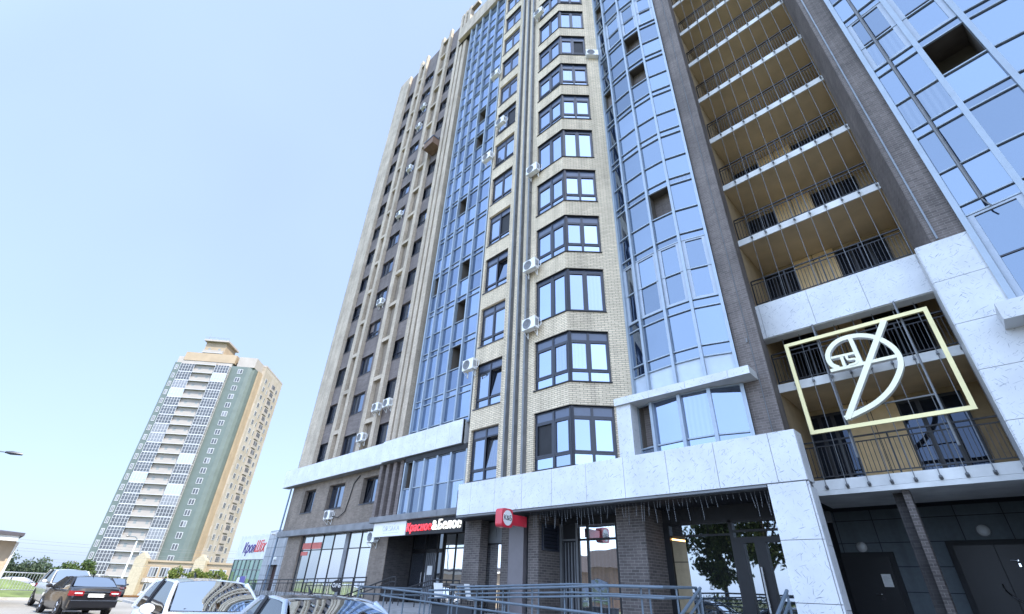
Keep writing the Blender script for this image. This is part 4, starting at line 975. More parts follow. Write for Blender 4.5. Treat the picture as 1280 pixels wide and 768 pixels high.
railing('black handrail by the round tables, bent down toward the shop steps', [(-15.4, 13.0, 1.83), (-17.0, 13.0, 1.83), (-19.2, 13.0, 1.42)], [0.0, 0.2, 0.42, 0.7, 1.0], m='black', r=0.026, hook=False)
railing('black sloping handrail ending at the dark recessed shop entrance', [(-19.6, 13.0, 1.89), (-19.9, 13.0, 1.89), (-24.0, 13.0, 1.02)], [0.0, 0.1, 0.35, 0.6, 0.85], m='black', r=0.03, hook=False)
railing('long black railing of the ramp below the wide shop windows', [(-36.4, 13.0, 1.50), (-29.0, 13.0, 1.67), (-22.0, 13.0, 1.85)], [i / 12 for i in range(13)], m='black', r=0.026, low=0.82, balusters=(42, 0.17, 0.82), hook=False)
t = thing('round_sign', (-24.3, 12.86, 1.2), 'round black sign with white letters hung on the black ramp railing', 'sign')
vd = Vector((24.3, -12.86, 0)).normalized(); sd_ = Vector((-vd.y, vd.x, 0))
c0 = Vector((-24.3, 12.80, 1.45)); n_ = 26; A = []
mb = MB(); rim_ = [c0 + sd_ * 0.25 * math.cos(2 * math.pi * i / n_) + Vector((0, 0, 0.25 * math.sin(2 * math.pi * i / n_))) for i in range(n_)]
mb.face([p + vd * 0.03 for p in rim_]); mb.face([p - vd * 0.03 for p in rim_[::-1]])
for i in range(n_): a, c = rim_[i], rim_[(i + 1) % n_]; mb.face([a - vd * 0.03, c - vd * 0.03, c + vd * 0.03, a + vd * 0.03])
mb.build('disc', M['black'], t)
ang = math.atan2(sd_.y, sd_.x)
lettering('white_lettering', 'ОАБ', 0.22, c0 + vd * 0.036 - sd_ * 0.19 - Vector((0, 0, 0.05)), M['white'], t, 0.003, rot=(R(90), 0, ang), fit=0.38, bold=0.006)
mb = MB(); mb.tube([c0 + Vector((0, 0, 0.25)), c0 + Vector((0, 0.1, 0.33))], 0.02, 6); mb.build('bracket', M['black'], t)
# tables, chairs and planter on the shop porch
for i, (x, lab) in enumerate(((-14.75, 'grey table on the shop porch against the narrow shop window'), (-13.4, 'grey table on the shop porch in front of the smooth brown panel'))):
    t = thing('cafe_table', (x, 12.9, 0.88), lab, 'table', 'tables on the shop porch')
    mb = MB(); mb.box(x - 0.62, x + 0.55, 12.55, 13.15, 1.66, 1.71); mb.build('tabletop', M['gledge'], t)
    for lx, ly in ((x - 0.5, 12.65), (x + 0.45, 12.65), (x - 0.5, 13.05), (x + 0.45, 13.05)):
        mb = MB(); mb.tube([(lx, ly, 0.88), (lx, ly, 1.66)], 0.025, 6); mb.build('leg', M['black'], t)
def chair(x, y, lab, rz=0):
    t = thing('cafe_chair', (x, y, 0.88), lab, 'chair', 'chairs on the shop porch', local=True, rz=rz)
    mb = MB(); mb.grid([[(a, b2, 0.44 - 0.03 * math.cos(a * 6) * math.cos(b2 * 6)) for b2 in (-0.2, -0.07, 0.07, 0.2)] for a in (-0.2, -0.07, 0.07, 0.2)]); mb.box(-0.2, 0.2, -0.2, 0.2, 0.38, 0.405); mb.build('seat', M['white'], t, True)
    mb = MB(); P_ = [[(-0.2 + 0.4 * i / 6, -0.2 - 0.06 * math.cos((i - 3) / 3 * 1.2) - 0.12 * j / 4, 0.42 + 0.42 * j / 4) for i in range(7)] for j in range(5)]; mb.grid(P_); mb.grid([[(p[0], p[1] - 0.025, p[2]) for p in r_[::-1]] for r_ in P_]); mb.build('backrest', M['white'], t, True)
    for lx, ly in ((-0.18, -0.18), (0.18, -0.18), (-0.18, 0.18), (0.18, 0.18)):
        mb = MB(); mb.tube([(lx, ly, 0.40), (lx * 1.15, ly * 1.15, 0)], 0.016, 6); mb.build('leg', M['black'], t)
    return t
chair(-15.2, 12.15, 'white plastic chair at the table by the narrow shop window', 0.2)
chair(-13.5, 12.15, 'white plastic chair at the table by the brown panel', -0.3)
t = thing('planter', (-12.5, 10.9, 0), 'dark rectangular planter box behind the lower ramp railing', 'planter')
mb = MB(); mb.box(-13.8, -11.9, 10.6, 11.1, 0.85, 1.13); mb.build('box', plain('dark_blue_box', (0.02, 0.026, 0.034), 0.6), t)
mb = MB(); mb.box(-13.84, -11.86, 10.56, 11.14, 1.13, 1.16); mb.box(-13.74, -11.96, 10.66, 11.04, 1.16, 1.165, 1); mb.build('rim', [M['black'], M['bark']], t)

# ================================================================ ADDED SHADE WING OUT OF VIEW (put in to keep sun off the forecourt and bays)
t = thing('shade_wing', (18, 9, 0), 'added unseen brown brick block that shades the forecourt and bay faces', 'apartment building')
mb = MB(); ops = [(1.2 + 3.0 * i, 2.9 + 3.0 * i, 5.2 + 3 * k, 6.8 + 3 * k) for i in range(4) for k in range(9)]
wall(mb, (9.5, 4.5), (1, 0), 14.5, 0, 34, ops, 0.2); wall(mb, (9.5, 20), (0, -1), 15.5, 0, 34, ops, 0.2)
mb.box(9.8, 24, 4.8, 20, 0, 33.9); mb.face([(9.5, 4.5, 34), (24, 4.5, 34), (24, 20, 34), (9.5, 20, 34)]); mb.build('wall', M['base'], t)
mb = MB(); mb.box(9.5, 24, 12.8, 20, 34.0, 62); mb.build('upper_shade_tier', M['base'], t)  # added tier that blocks the sun from the upper bay faces
pw = None
for (u0, u1, z0, z1) in ops:
    for base, rz in (((9.5 + u0, 4.5, z0), 0), ((9.5, 20 - u0, z0), R(-90))):
        o = pw = window_obj(1.7, 1.6, 0.12, (0.45,), head=0, low=0, pane='g_win') if pw is None else dup(pw)
        put(o, base, rz, t)

# ================================================================ FAR TOWER BLOCK
TW = Vector((-171.0, 40.6, -3.0)); e_ = Vector((0.6396, 0.7687, 0)); n_in = Vector((-0.7687, 0.6396, 0))
TR = math.atan2(e_.y, e_.x)
tw = thing('tower_block', TW, 'distant green and beige apartment tower with stacked pale balconies and white glazed loggias', 'apartment building', rz=TR, local=True)
tm = dict(roofw=plain('tower_white', (0.5, 0.49, 0.47), 0.7), green=plain('green_cladding', (0.095, 0.122, 0.112), 0.55, var=0.1, scale=0.5), beige=plain('beige_cladding', (0.31, 0.24, 0.16), 0.7, var=0.1, scale=0.4),
          pale=plain('pale_render', (0.31, 0.285, 0.26), 0.8, var=0.08, scale=0.4), whitef=plain('white_window_frame', (0.40, 0.41, 0.42), 0.5, var=0.03),
          cream=brick('tower_cream_tile', (0.36, 0.315, 0.25), (0.43, 0.395, 0.345), (0.31, 0.28, 0.22), 3.0, 3.0, 0.05, 0.1, 0.0), pane=glass('tower_glass', (0.32, 0.35, 0.38), 0.08, (0.06, 0.062, 0.066), 0.25, 0.02),
          bluep=plain('pale_blue_panel', (0.30, 0.37, 0.48), 0.4, var=0.05), slate=plain('grey_podium_panel', (0.2, 0.22, 0.22), 0.7))
def tp(name, mb, mats, parent=tw, label=None):
    o = mb.build(name, mats, parent); return tag(o, label)
H0 = 3.0                                                # local z = world z + 3
mb = MB(); mb.box(-5.6, 0.0, 0, 14, 0, 67.3, 0); mb.prism([(0.0, 0.0), (1.2, 0.35), (1.9, 1.2), (2.1, 2.4), (2.1, 3.4), (0.0, 3.4)], 0, 67.3, 0); mb.box(-24.3, -22.2, 0, 14, 0, 67.3)
tp('green_wall', mb, tm['green'])
mb = MB(); mb.box(-22.2, -5.6, 0.0, 14, 0, 68.2); tp('wall', mb, tm['pale'])
mb = MB(); mb.box(-22.0, -5.0, -0.15, 12, 68.25, 71.3); tp('parapet', mb, tm['beige'])
mb = MB(); mb.box(-23.9, -22.0, 0.1, 12, 67.3, 69.6); mb.box(-4.0, 2.0, 0.1, 13, 67.3, 70.9); tp('parapet', mb, tm['pale'])
mb = MB(); mb.box(0.0, 2.6, 3.4, 6.5, 0, 67.4); tp('beige_strip', mb, tm['beige'])
mb = MB(); mb.box(-2.0, 3.1, 6.5, 24.0, 0, 70.4); tp('side_wall', mb, tm['cream'])
mb = MB(); mb.box(-2.0, 3.15, 6.45, 24.05, 70.4, 71.0); tp('parapet', mb, tm['pale'])
mb = MB(); mb.box(-17.3, -10.3, 0.8, 8, 71.3, 76.0); mb.prism([(-17.8, -0.4), (-9.4, -0.4), (-9.4, 8.5), (-17.8, 8.5)], 76.0, 76.6, 1); tp('penthouse', mb, [tm['beige'], tm['pale']])
mb = MB()
for i in range(9): mb.tube([(-17.6 + i, -0.3, 76.6), (-17.6 + i, -0.3, 77.4)], 0.05, 4)
mb.tube([(-17.6, -0.3, 77.4), (-9.6, -0.3, 77.4)], 0.05, 4); mb.tube([(-16.9, 0.5, 76.6), (-16.9, 0.5, 79)], 0.06, 4); tp('roof_railing', mb, tm['slate'])
NF = 22
def tower_balcony():
    a = MB(); a.box(-17.2, -10.4, -0.75, 0.0, -1.15, -0.95); a.box(-17.2, -10.4, -0.75, -0.65, -0.95, -0.1); a.box(-17.3, -10.3, -0.85, -0.6, -1.2, -1.05, 1); a.box(-17.2, -17.05, -0.7, 0, -0.95, -0.1); a.box(-10.55, -10.4, -0.7, 0, -0.95, -0.1)
    o = a.build('balcony', [tm['pale'], tm['whitef']])
    for x in (-15.6, -12.2): d = MB(); d.box(x - 0.42, x + 0.42, -0.03, 0.02, -0.75, 0.95); d = d.build('dark_door', tm['slate']); d.parent = o
    return o
def tower_loggia(x0, x1, side, blue):
    f, p = MB(), MB(); y = -1.1 if side else -0.45; n = 5
    f.box(x0, x1, y, 0, -0.2, 0.08); f.box(x0, x1, y, 0, 2.78, 2.8)
    for i in range(n + 1): x = x0 + (x1 - x0) * i / n; f.box(x - 0.06, x + 0.06, y - 0.05, y + 0.05, 0.08, 2.8)
    for z in (0.95, 2.05) if not blue else (1.0,): f.box(x0, x1, y - 0.04, y + 0.04, z - 0.04, z + 0.04)
    p.face([(x0, y, 0.08), (x1, y, 0.08), (x1, y, 2.8), (x0, y, 2.8)], 1 if blue else 0)
    if side:
        p.face([(x1, y, 0.08), (x1, 0.6, 0.08), (x1, 0.6, 2.8), (x1, y, 2.8)])
        for i in range(4): f.box(x1 - 0.05, x1 + 0.05, y + 0.5 * i, y + 0.12 + 0.5 * i, 0.08, 2.8)
        for z in (0.95, 2.05): f.box(x1 - 0.04, x1 + 0.06, y, 0.6, z - 0.05, z + 0.05)
    else: p.face([(x0, 0.0, 0.08), (x0, y, 0.08), (x0, y, 2.8), (x0, 0, 2.8)])
    o = f.build('loggia', tm['whitef']); q = p.build('pane', [tm['pane'], tm['bluep']]); q.parent = o; return o
bp = lp = None; lg = {}
for k in range(NF):
    z = 67.9 - 3.0 * k
    o = bp = tower_balcony() if bp is None else dup(bp)
    o.parent = tw; o.location = (0, 0, z)
    if k == 0: o = dup(bp, tw); o.location = (0, 0.8, 71.6 + 1.2)
    for nm, x0, x1, sd2, bl_ in (('L', -21.9, -17.4, False, k in (3, 12)), ('R', -10.2, -5.7, True, k in (1, 10, 13))):
        key = (nm, bl_)
        if key not in lg: o = lg[key] = tower_loggia(x0, x1, sd2, bl_)
        else: o = dup(lg[key])
        o.parent = tw; o.location = (0, 0, z - 3.9)
def tower_window(w_, two=True):
    f, p = MB(), MB(); f.box(-w_ / 2, w_ / 2, -0.08, 0.0, 0, 1.7)
    cols = [(-w_ / 2 + 0.14, -0.08), (0.08, w_ / 2 - 0.14)] if two else [(-w_ / 2 + 0.14, w_ / 2 - 0.14)]
    for a, c in cols: p.face([(a, -0.09, 0.14), (c, -0.09, 0.14), (c, -0.09, 1.56), (a, -0.09, 1.56)])
    o = f.build('window', tm['whitef']); q = p.build('pane', tm['pane']); q.parent = o; return o
wp = {}; n_w = 0; rest_f, rest_p = MB(), MB()
def tw_win(kind, loc, rz):
    global n_w
    w_ = {'a': 1.7, 'b': 1.6, 'c': 0.75, 'd': 0.95}[kind]
    if n_w < 100:
        if kind not in wp: o = wp[kind] = tower_window(w_, kind != 'c')
        else: o = dup(wp[kind])
        o.parent = tw; o.location = loc; o.rotation_euler = (0, 0, rz); n_w += 1
    else:
        ca, sa = math.cos(rz), math.sin(rz)
        def T(x, y, z): return (loc[0] + x * ca - y * sa, loc[1] + x * sa + y * ca, loc[2] + z)
        for mbx, a, c, y, z0, z1 in ((rest_f, -w_ / 2, w_ / 2, -0.08, 0, 1.7), (rest_p, -w_ / 2 + 0.14, -0.08, -0.09, 0.14, 1.56), (rest_p, 0.08, w_ / 2 - 0.14, -0.09, 0.14, 1.56)):
            mbx.face([T(a, y, z0), T(c, y, z0), T(c, y, z1), T(a, y, z1)])
for k in range(NF):
    z = 64.6 - 3.0 * k
    tw_win('a', (-2.2, 0, z), 0); tw_win('d', (-23.25, 0, z), 0)
    tw_win('b', (3.1, 9.4, z + 0.6), R(90)); tw_win('c', (3.1, 12.6, z + 0.6), R(90)); tw_win('b', (3.1, 20.6, z + 0.6), R(90))
if rest_f.f:
    o = tp('window', rest_f, tm['whitef']); tag(o, kind='stuff'); q = rest_p.build('pane', tm['pane'], o); tag(q, kind='stuff')
sb = None
for k in range(NF):
    if sb is None:
        f = MB(); f.box(3.0, 3.5, 14.6, 17.8, 0, 2.5)
        p = MB()
        for i in range(3): p.face([(3.52, 14.8 + i * 1.0, 0.9), (3.52, 15.6 + i * 1.0, 0.9), (3.52, 15.6 + i * 1.0, 2.3), (3.52, 14.8 + i * 1.0, 2.3)])
        sb = f.build('side_balcony', tm['pale']); q = p.build('pane', tm['pane']); q.parent = sb; o = sb
    else: o = dup(sb)
    o.parent = tw; o.location = (0, 0, 64.7 - 3.0 * k)

# --- low beige shopping podium before the tower
def pol(az, r, z=0): a = R(az); return Vector((r * math.sin(a), r * math.cos(a), z))
pa, pb = pol(-79.6, 152), pol(-71.3, 140); pd = (pb - pa).normalized(); PR = math.atan2(pd.y, pd.x); PL = (pb - pa).length
pd_ = thing('shop_building', (pa.x, pa.y, -2.8), 'low beige two storey building with a row of white shop windows at the tower foot', 'building', rz=PR, local=True)
mb = MB(); mb.box(0, PL, 0, 10, 0, 6.9); mb.build('wall', tm['beige'], pd_)
mb = MB(); mb.box(-0.2, PL + 0.2, -0.3, 10.2, 6.9, 7.3); mb.build('roof', tm['beige'], pd_)
for x in (1.2, 15.0):
    mb = MB(); mb.prism([(x - 1.3, -1.2), (x + 1.3, -1.2), (x + 1.3, 0.2), (x - 1.3, 0.2)], 0, 7.6); mb.face([(x - 1.3, -1.2, 7.6), (x + 1.3, -1.2, 7.6), (x, -1.2, 8.8)]); mb.face([(x - 1.3, -1.2, 7.6), (x, -1.2, 8.8), (x, 0.2, 8.8), (x - 1.3, 0.2, 7.6)]); mb.face([(x, -1.2, 8.8), (x + 1.3, -1.2, 7.6), (x + 1.3, 0.2, 7.6), (x, 0.2, 8.8)])
    mb.build('portal', plain('pale_yellow_render', (0.36, 0.31, 0.22), 0.8), pd_)
o1 = None
for zz in (3.9, 0.6):
    for i, x in enumerate((3.4, 6.0, 8.6, 11.2, 17.2, 19.2)):
        if o1 is None:
            f, p = MB(), MB(); f.box(0, 2.0, -0.12, 0, 0, 1.95)
            for j in range(3): p.face([(0.12 + j * 0.63, -0.13, 0.1), (0.62 + j * 0.63, -0.13, 0.1), (0.62 + j * 0.63, -0.13, 1.85), (0.12 + j * 0.63, -0.13, 1.85)])
            o1 = f.build('window', tm['whitef']); q = p.build('pane', tm['pane']); q.parent = o1; o = o1
        else: o = dup(o1)
        o.parent = pd_; o.location = (x, 0, zz)
mb = MB(); mb.box(2.7, 13.6, -0.3, 0, 2.75, 3.6); o = mb.build('fascia', tm['pale'], pd_)
lettering('white_lettering', 'ГОСТ', 1.0, (3.6, -0.33, 2.85), M['whl'], pd_, 0.02, fit=3.4, bold=0.03)
for i, (x, w_) in enumerate(((7.2, 1.6), (9.6, 1.9), (12.0, 1.9))): pass

# --- low annex with the sign, joined to the far end of the brown wing
t = thing('annex_building', (-43, 16, 0), 'low grey panelled annex with a white sign board over green tinted glass', 'building')
mb = MB(); wall(mb, (-43.0, 16.0), (1, 0), 5.6, 0, 4.95, [(1.25, 3.0, 0, 2.55)], 0.5); mb.box(-43.0, -41.8, 16.3, 24, 0, 4.9); mb.box(-40.0, -37.4, 16.3, 24, 0, 4.9); mb.box(-41.8, -40, 17.5, 24, 0, 4.9); mb.build('wall', M['greypanel'], t)
mb = MB(); mb.box(-49.7, -43.0, 16.08, 24, 2.95, 4.77); mb.box(-49.7, -43.02, 16.4, 24, 0, 2.95, 1); mb.build('sign_board', [M['offwhite'], M['greypanel']], t)
f, p = MB(), MB()
for i in range(8): x = -49.7 + i * 0.95; f.box(x - 0.03, x + 0.03, 16.05, 16.15, 0, 2.95)
for z in (0.02, 2.2, 2.93): f.box(-49.7, -43.05, 16.06, 16.14, z - 0.03, z + 0.03)
for i in range(7): p.face([(-49.67 + i * 0.95, 16.1, 0.05), (-48.78 + i * 0.95, 16.1, 0.05), (-48.78 + i * 0.95, 16.1, 2.9), (-49.67 + i * 0.95, 16.1, 2.9)])
fo = f.build('shop_window', M['channel'], t); WL[fo] = WL[t]; p.build('pane', glass('green_glass', (0.62, 0.82, 0.70), 0.55, (0.05, 0.09, 0.06), 0.1, 0.03, False), fo)
mb = MB(); mb.box(-41.7, -40.05, 16.42, 16.5, 0.0, 2.55); do = mb.build('door', plain('dark_brown_door', (0.045, 0.02, 0.016), 0.5), t); WL[do] = WL[t]
mb = MB(); mb.box(-40.3, -40.2, 16.36, 16.42, 1.0, 1.2); mb.build('door_handle', M['chrome'], do)
lettering('purple_lettering', 'Кров', 1.1, (-48.2, 16.06, 3.45), M['purple'], t, 0.02, fit=2.6, shear=0.3, bold=0.01, spacing=1.05)
lettering('red_lettering', 'Шіх', 1.15, (-45.6, 16.06, 3.5), M['redt'], t, 0.02, fit=2.2, shear=0.3, bold=0.01, spacing=1.05)
t = thing('wall_lamp', (-40.6, 15.9, 2.95), 'small white lamp over the brown door of the grey annex', 'lamp')
mb = MB(); mb.lathe([(0.0, -0.16), (0.10, -0.12), (0.14, 0.0)], (-40.6, 16.0, 2.95), 'y', 10); mb.build('lamp_shade', M['white'], t, True)
t = thing('banner', (-40.8, 14.0, 0), 'small purple banner on a pole behind the white hatchback', 'banner')
mb = MB(); mb.tube([(-39.9, 14.0, 0), (-39.9, 14.0, 1.8)], 0.03, 6); mb.build('pole', M['chrome'], t)
mb = MB(); mb.grid([[(-39.95 - 1.2 * i / 6, 14.0 + 0.06 * math.sin(i * 1.4), 1.0 + 0.72 * j) for j in (0, 1)] for i in range(7)]); mb.build('cloth', plain('purple_cloth', (0.12, 0.11, 0.30), 0.8), t)
mb = MB(); mb.lathe([(0.26, -0.05), (0.26, 0.0), (0.2, 0.0)], (-41.0, 13.94, 1.4), 'y', 14); mb.build('white_ring', M['white'], t)

# --- kiosk roof corner at the frame edge
t = thing('kiosk', (-38, -2.5, 0), 'beige kiosk with a dark overhanging roof at the edge of the lot', 'kiosk')
mb = MB(); mb.box(-41, -35.5, -8, 1.22, 0, 2.715); mb.build('wall', plain('kiosk_render', (0.36, 0.29, 0.21), 0.8, var=0.1), t)
mb = MB(); mb.prism([(-41.6, -8.5), (-34.6, -8.5), (-34.6, 1.33), (-41.6, 1.33)], 2.95, 3.08); mb.prism([(-41.5, -8.4), (-34.7, -8.4), (-34.7, 1.18), (-41.5, 1.18)], 2.72, 2.949, 1)
mb.face([(-41.6, -8.5, 3.08), (-34.6, -8.5, 3.08), (-38, -4, 3.5)]); mb.face([(-34.6, -8.5, 3.08), (-34.6, 1.33, 3.08), (-38, -4, 3.5)]); mb.face([(-34.6, 1.33, 3.08), (-41.6, 1.33, 3.08), (-38, -4, 3.5)]); mb.face([(-41.6, 1.33, 3.08), (-41.6, -8.5, 3.08), (-38, -4, 3.5)])
mb.build('roof', [plain('dark_roof_sheet', (0.05, 0.045, 0.055), 0.6), M['offwhite']], t)
mb = MB(); mb.tube([(-35.42, 1.27, 2.7), (-35.42, 1.27, 0)], 0.05, 6); mb.build('downpipe', M['offwhite'], t)

# --- fence on the kerb
t = thing('fence', (-46, 4, 0), 'pale metal bar fence along the grass at the edge of the lot', 'fence')
mb = MB()
for z in (0.42, 1.36): mb.tube([(-45.6, -16, z), (-45.6, 7.0, z + 0.02)], 0.03, 6)
mb.build('rail', M['chrome'], t)
for i in range(10):
    mb = MB(); y = -16 + 2.5 * i; mb.tube([(-45.6, y, 0), (-45.6, y, 1.42)], 0.045, 6); mb.build('post', M['offwhite'], t)
mb = MB()
for i in range(154): y = -15.9 + 0.148 * i; mb.tube([(-45.6, y, 0.42), (-45.6, y, 1.36)], 0.012, 4, caps=False)
tag(mb.build('bar', M['alug'], t), kind='stuff')
# orange edged verge and pale pavement beyond the lot
b = MB(); b.box(-75, -74.6, 10, 26, -1.0, -0.55); tag(b.build('kerb', plain('orange_kerb', (0.5, 0.2, 0.06), 0.8)), kind='structure')
sheet('verge_grass', [(-74.5, 10), (-62, 10), (-62, 26), (-74.5, 26)], 0, M['grass'], zf=lambda x, y: gz(x) + 0.06)
sheet('pavement', [(-62, 8), (-50, 8), (-50, 40), (-62, 40)], 0, M['asphalt'], zf=lambda x, y: gz(x) + 0.03)

# --- street lamps and overhead wires
def street_lamp(base, h, arm, hd, label, slim=0.07):
    t = thing('street_lamp', base, label, 'street lamp'); x, y, z = base; d = Vector((arm[0], arm[1], 0))
    mb = MB(); mb.tube([(x, y, z), (x, y, z + h - 0.6)], [slim * 1.3, slim * 0.8], 8); mb.build('pole', M['offwhite'] if slim > 0.08 else M['rail'], t, True)
    top = Vector((x, y, z + h - 0.6)); mb = MB(); mb.tube([top, top + d * 0.12 + Vector((0, 0, 0.4)), top + d * 0.4 + Vector((0, 0, 0.6)), top + d + Vector((0, 0, 0.62))], slim * 0.55, 6); mb.build('arm', M['rail'], t, True)
    e = top + d + Vector((0, 0, 0.62)); u = d.normalized(); mb = MB(); mb.tube([e - u * 0.05, e + u * 0.25, e + u * hd], [0.06, 0.12, 0.07], 8); mb.build('head', M['anth'], t, True)
street_lamp((-45.5, -4.2, 0), 8.0, (0.3, 3.0), 0.8, 'grey street lamp reaching in over the sky from beyond the kiosk', 0.07)
lb_ = pol(-80.28, 100, -1.5)
street_lamp(tuple(lb_), 8.0, (0.0, -1.2), 0.5, 'pale slender street lamp standing before the distant green tower', 0.12)
lb_ = pol(-84.4, 120, -2.1)
street_lamp(tuple(lb_), 5.0, (0.0, 0.8), 0.5, 'short pale street lamp among the trees beyond the fence', 0.10)
t = thing('power_line', tuple(pol(-86, 118, -2.1)), 'overhead wires strung low across the sky before the distant tower', 'power line')
for k, (z0, z1) in enumerate(((5.9, 5.4), (5.4, 5.0), (4.7, 4.2), (4.25, 3.9), (3.4, 3.0), (3.0, 2.7))):
    a, c = pol(-99, 125, z0 + 1.2), pol(-66, 112, z1 + 1.2); mb = MB()
    mb.tube([a.lerp(c, i / 14) - Vector((0, 0, 1.4 * 4 * (i / 14) * (1 - i / 14))) for i in range(15)], 0.022, 4); mb.build('wire', M['channel'], t)
for az in (-99, -66):
    p = pol(az, 125 if az == -99 else 112, -2.1); mb = MB(); mb.tube([p, p + Vector((0, 0, 10))], 0.14, 8); mb.build('pole', M['kerb'], t)

# ================================================================ TREES AND BUSHES
def crown_mesh(name, c, rad, n, leaf, mat, rnd, clumps=26, squash=1.0):
    mb = MB(); cl = []
    for i in range(clumps):
        while True:
            p = Vector((rnd.uniform(-1, 1), rnd.uniform(-1, 1), rnd.uniform(-1, 1)))
            if 0.25 < p.length < 1: break
        p *= rnd.uniform(0.75, 1.08); cl.append((Vector((c[0] + p.x * rad[0], c[1] + p.y * rad[1], c[2] + p.z * rad[2])), rnd.uniform(0.22, 0.42) * min(rad)))
    for i in range(n):
        q, r_ = cl[rnd.randrange(clumps)]; d = Vector((rnd.gauss(0, 1), rnd.gauss(0, 1), rnd.gauss(0, 1))); d.normalize()
        p = q + d * r_ * rnd.uniform(0.35, 1.15); a = Vector((rnd.gauss(0, 1), rnd.gauss(0, 1), rnd.gauss(0, 0.7))).normalized(); b2 = a.orthogonal().normalized(); b2.rotate(Matrix.Rotation(rnd.uniform(0, 6.28), 3, a))
        c2 = a.cross(b2); s_ = leaf * rnd.uniform(0.6, 1.3)
        mb.face([p - b2 * s_ - c2 * s_ * 0.2, p - c2 * s_ * 0.55, p + b2 * s_, p + c2 * s_ * 0.55])
    return mb, cl
def tree(base, h, rad, leaf, n, mat, label, seed, cat='tree', group=None, kind='tree', trunk=True):
    rnd = random.Random(seed); t = thing(kind, base, label, cat, group); x, y, z = base; c = (x, y, z + h - rad[2] * 0.95)
    mb, cl = crown_mesh('crown', c, rad, n, leaf, mat, rnd); mb.build('crown', M[mat], t)
    if trunk:
        tk = MB(); tr_ = 0.03 * h; tk.tube([(x, y, z - 0.05), (x + 0.03 * h * rnd.uniform(-1, 1), y, z + h * 0.35), (c[0], c[1], c[2] + rad[2] * 0.3)], [tr_, tr_ * 0.7, tr_ * 0.25], 8)
        for q, _ in cl[:9]:
            s0 = Vector((x, y, z + h * rnd.uniform(0.25, 0.5))); tk.tube([s0, s0.lerp(q, 0.5) + Vector((0, 0, 0.05 * h)), q], [tr_ * 0.4, tr_ * 0.25, tr_ * 0.08], 5)
        tk.build('trunk', M['bark'], t, True)
    return t
gt = 'trees on the skyline beyond the fence'
for i, (az, r_, h_, w_, mt, lab) in enumerate(((-87.9, 116, 6.0, 2.4, 'leafd', 'pale green tree right behind the kiosk corner'), (-86.9, 120, 4.9, 2.4, 'leafd', 'dark tree behind the fence, next to the kiosk'), (-86.0, 118, 5.6, 2.5, 'leafd', 'tallest of the dark trees behind the fence'),
        (-85.1, 122, 4.6, 2.4, 'leafd', 'low dark tree behind the middle of the fence'), (-84.3, 108, 4.6, 2.4, 'leaf', 'bright green tree over the silver car roof'), (-83.4, 112, 5.6, 2.6, 'leaf', 'bright green tree touching the foot of the green tower'))):
    p = pol(az, r_, gz(-r_)); tree(tuple(p), h_ * 0.9, (w_, w_, h_ * 0.36), 0.21, 2200, mt, lab, 20 + i, group=gt)
gb_ = 'clipped bushes before the low shops'
for i, (az, r_, lab) in enumerate(((-76.6, 62, 'yellow green bush over the hatchback roof, first from the pale lamp'), (-74.9, 62, 'widest yellow green bush, in the middle over the hatchback roof'), (-73.2, 62, 'yellow green bush over the hatchback roof, nearest the annex sign'))):
    p = pol(az, 122, gz(-117)); tree(tuple(p), 4.9, (1.5 if i == 0 else 2.1, 1.5 if i == 0 else 2.1, 1.3), 0.2, 1000, 'leafy', lab, 50 + i, 'bush', gb_, 'bush', True)
# trees and a low shop across the road, seen mirrored in the ground floor glass
for i, (x, y, h_, lab) in enumerate(((-14.6, -15.0, 11.5, 'leafy street tree across the road mirrored in the entrance glass'), (-18.6, -16.0, 8.2, 'lower leafy street tree across the road'), (-10.8, -16.5, 12.5, 'tall leafy street tree across the road behind the camera'))):
    tree((x, y, 0), h_, (3.2, 3.0, h_ * 0.36), 0.22, 3800, 'leaf', lab, 70 + i, group='street trees across the road')
t = thing('low_shop', (-42, -25, 0), 'low pink brick shop with a dark pitched roof across the road', 'building')
mb = MB(); mb.box(-50, -33, -32, -24, 0, 4.2); mb.build('wall', brick('pink_brick', (0.62, 0.38, 0.30), (0.56, 0.34, 0.27), (0.35, 0.3, 0.27)), t)
mb = MB(); mb.face([(-50.5, -23.4, 4.1), (-32.5, -23.4, 4.1), (-32.5, -28, 6.3), (-50.5, -28, 6.3)]); mb.face([(-32.5, -32.6, 4.1), (-50.5, -32.6, 4.1), (-50.5, -28, 6.3), (-32.5, -28, 6.3)]); mb.face([(-32.5, -23.4, 4.1), (-32.5, -32.6, 4.1), (-32.5, -28, 6.3)]); mb.face([(-50.5, -32.6, 4.1), (-50.5, -23.4, 4.1), (-50.5, -28, 6.3)])
mb.build('roof', plain('dark_roof_tile', (0.06, 0.045, 0.04), 0.8), t)
mb = MB(); mb.box(-45, -36, -23.99, -23.9, 0.6, 2.8); mb.build('shop_window', M['g_win'], t)

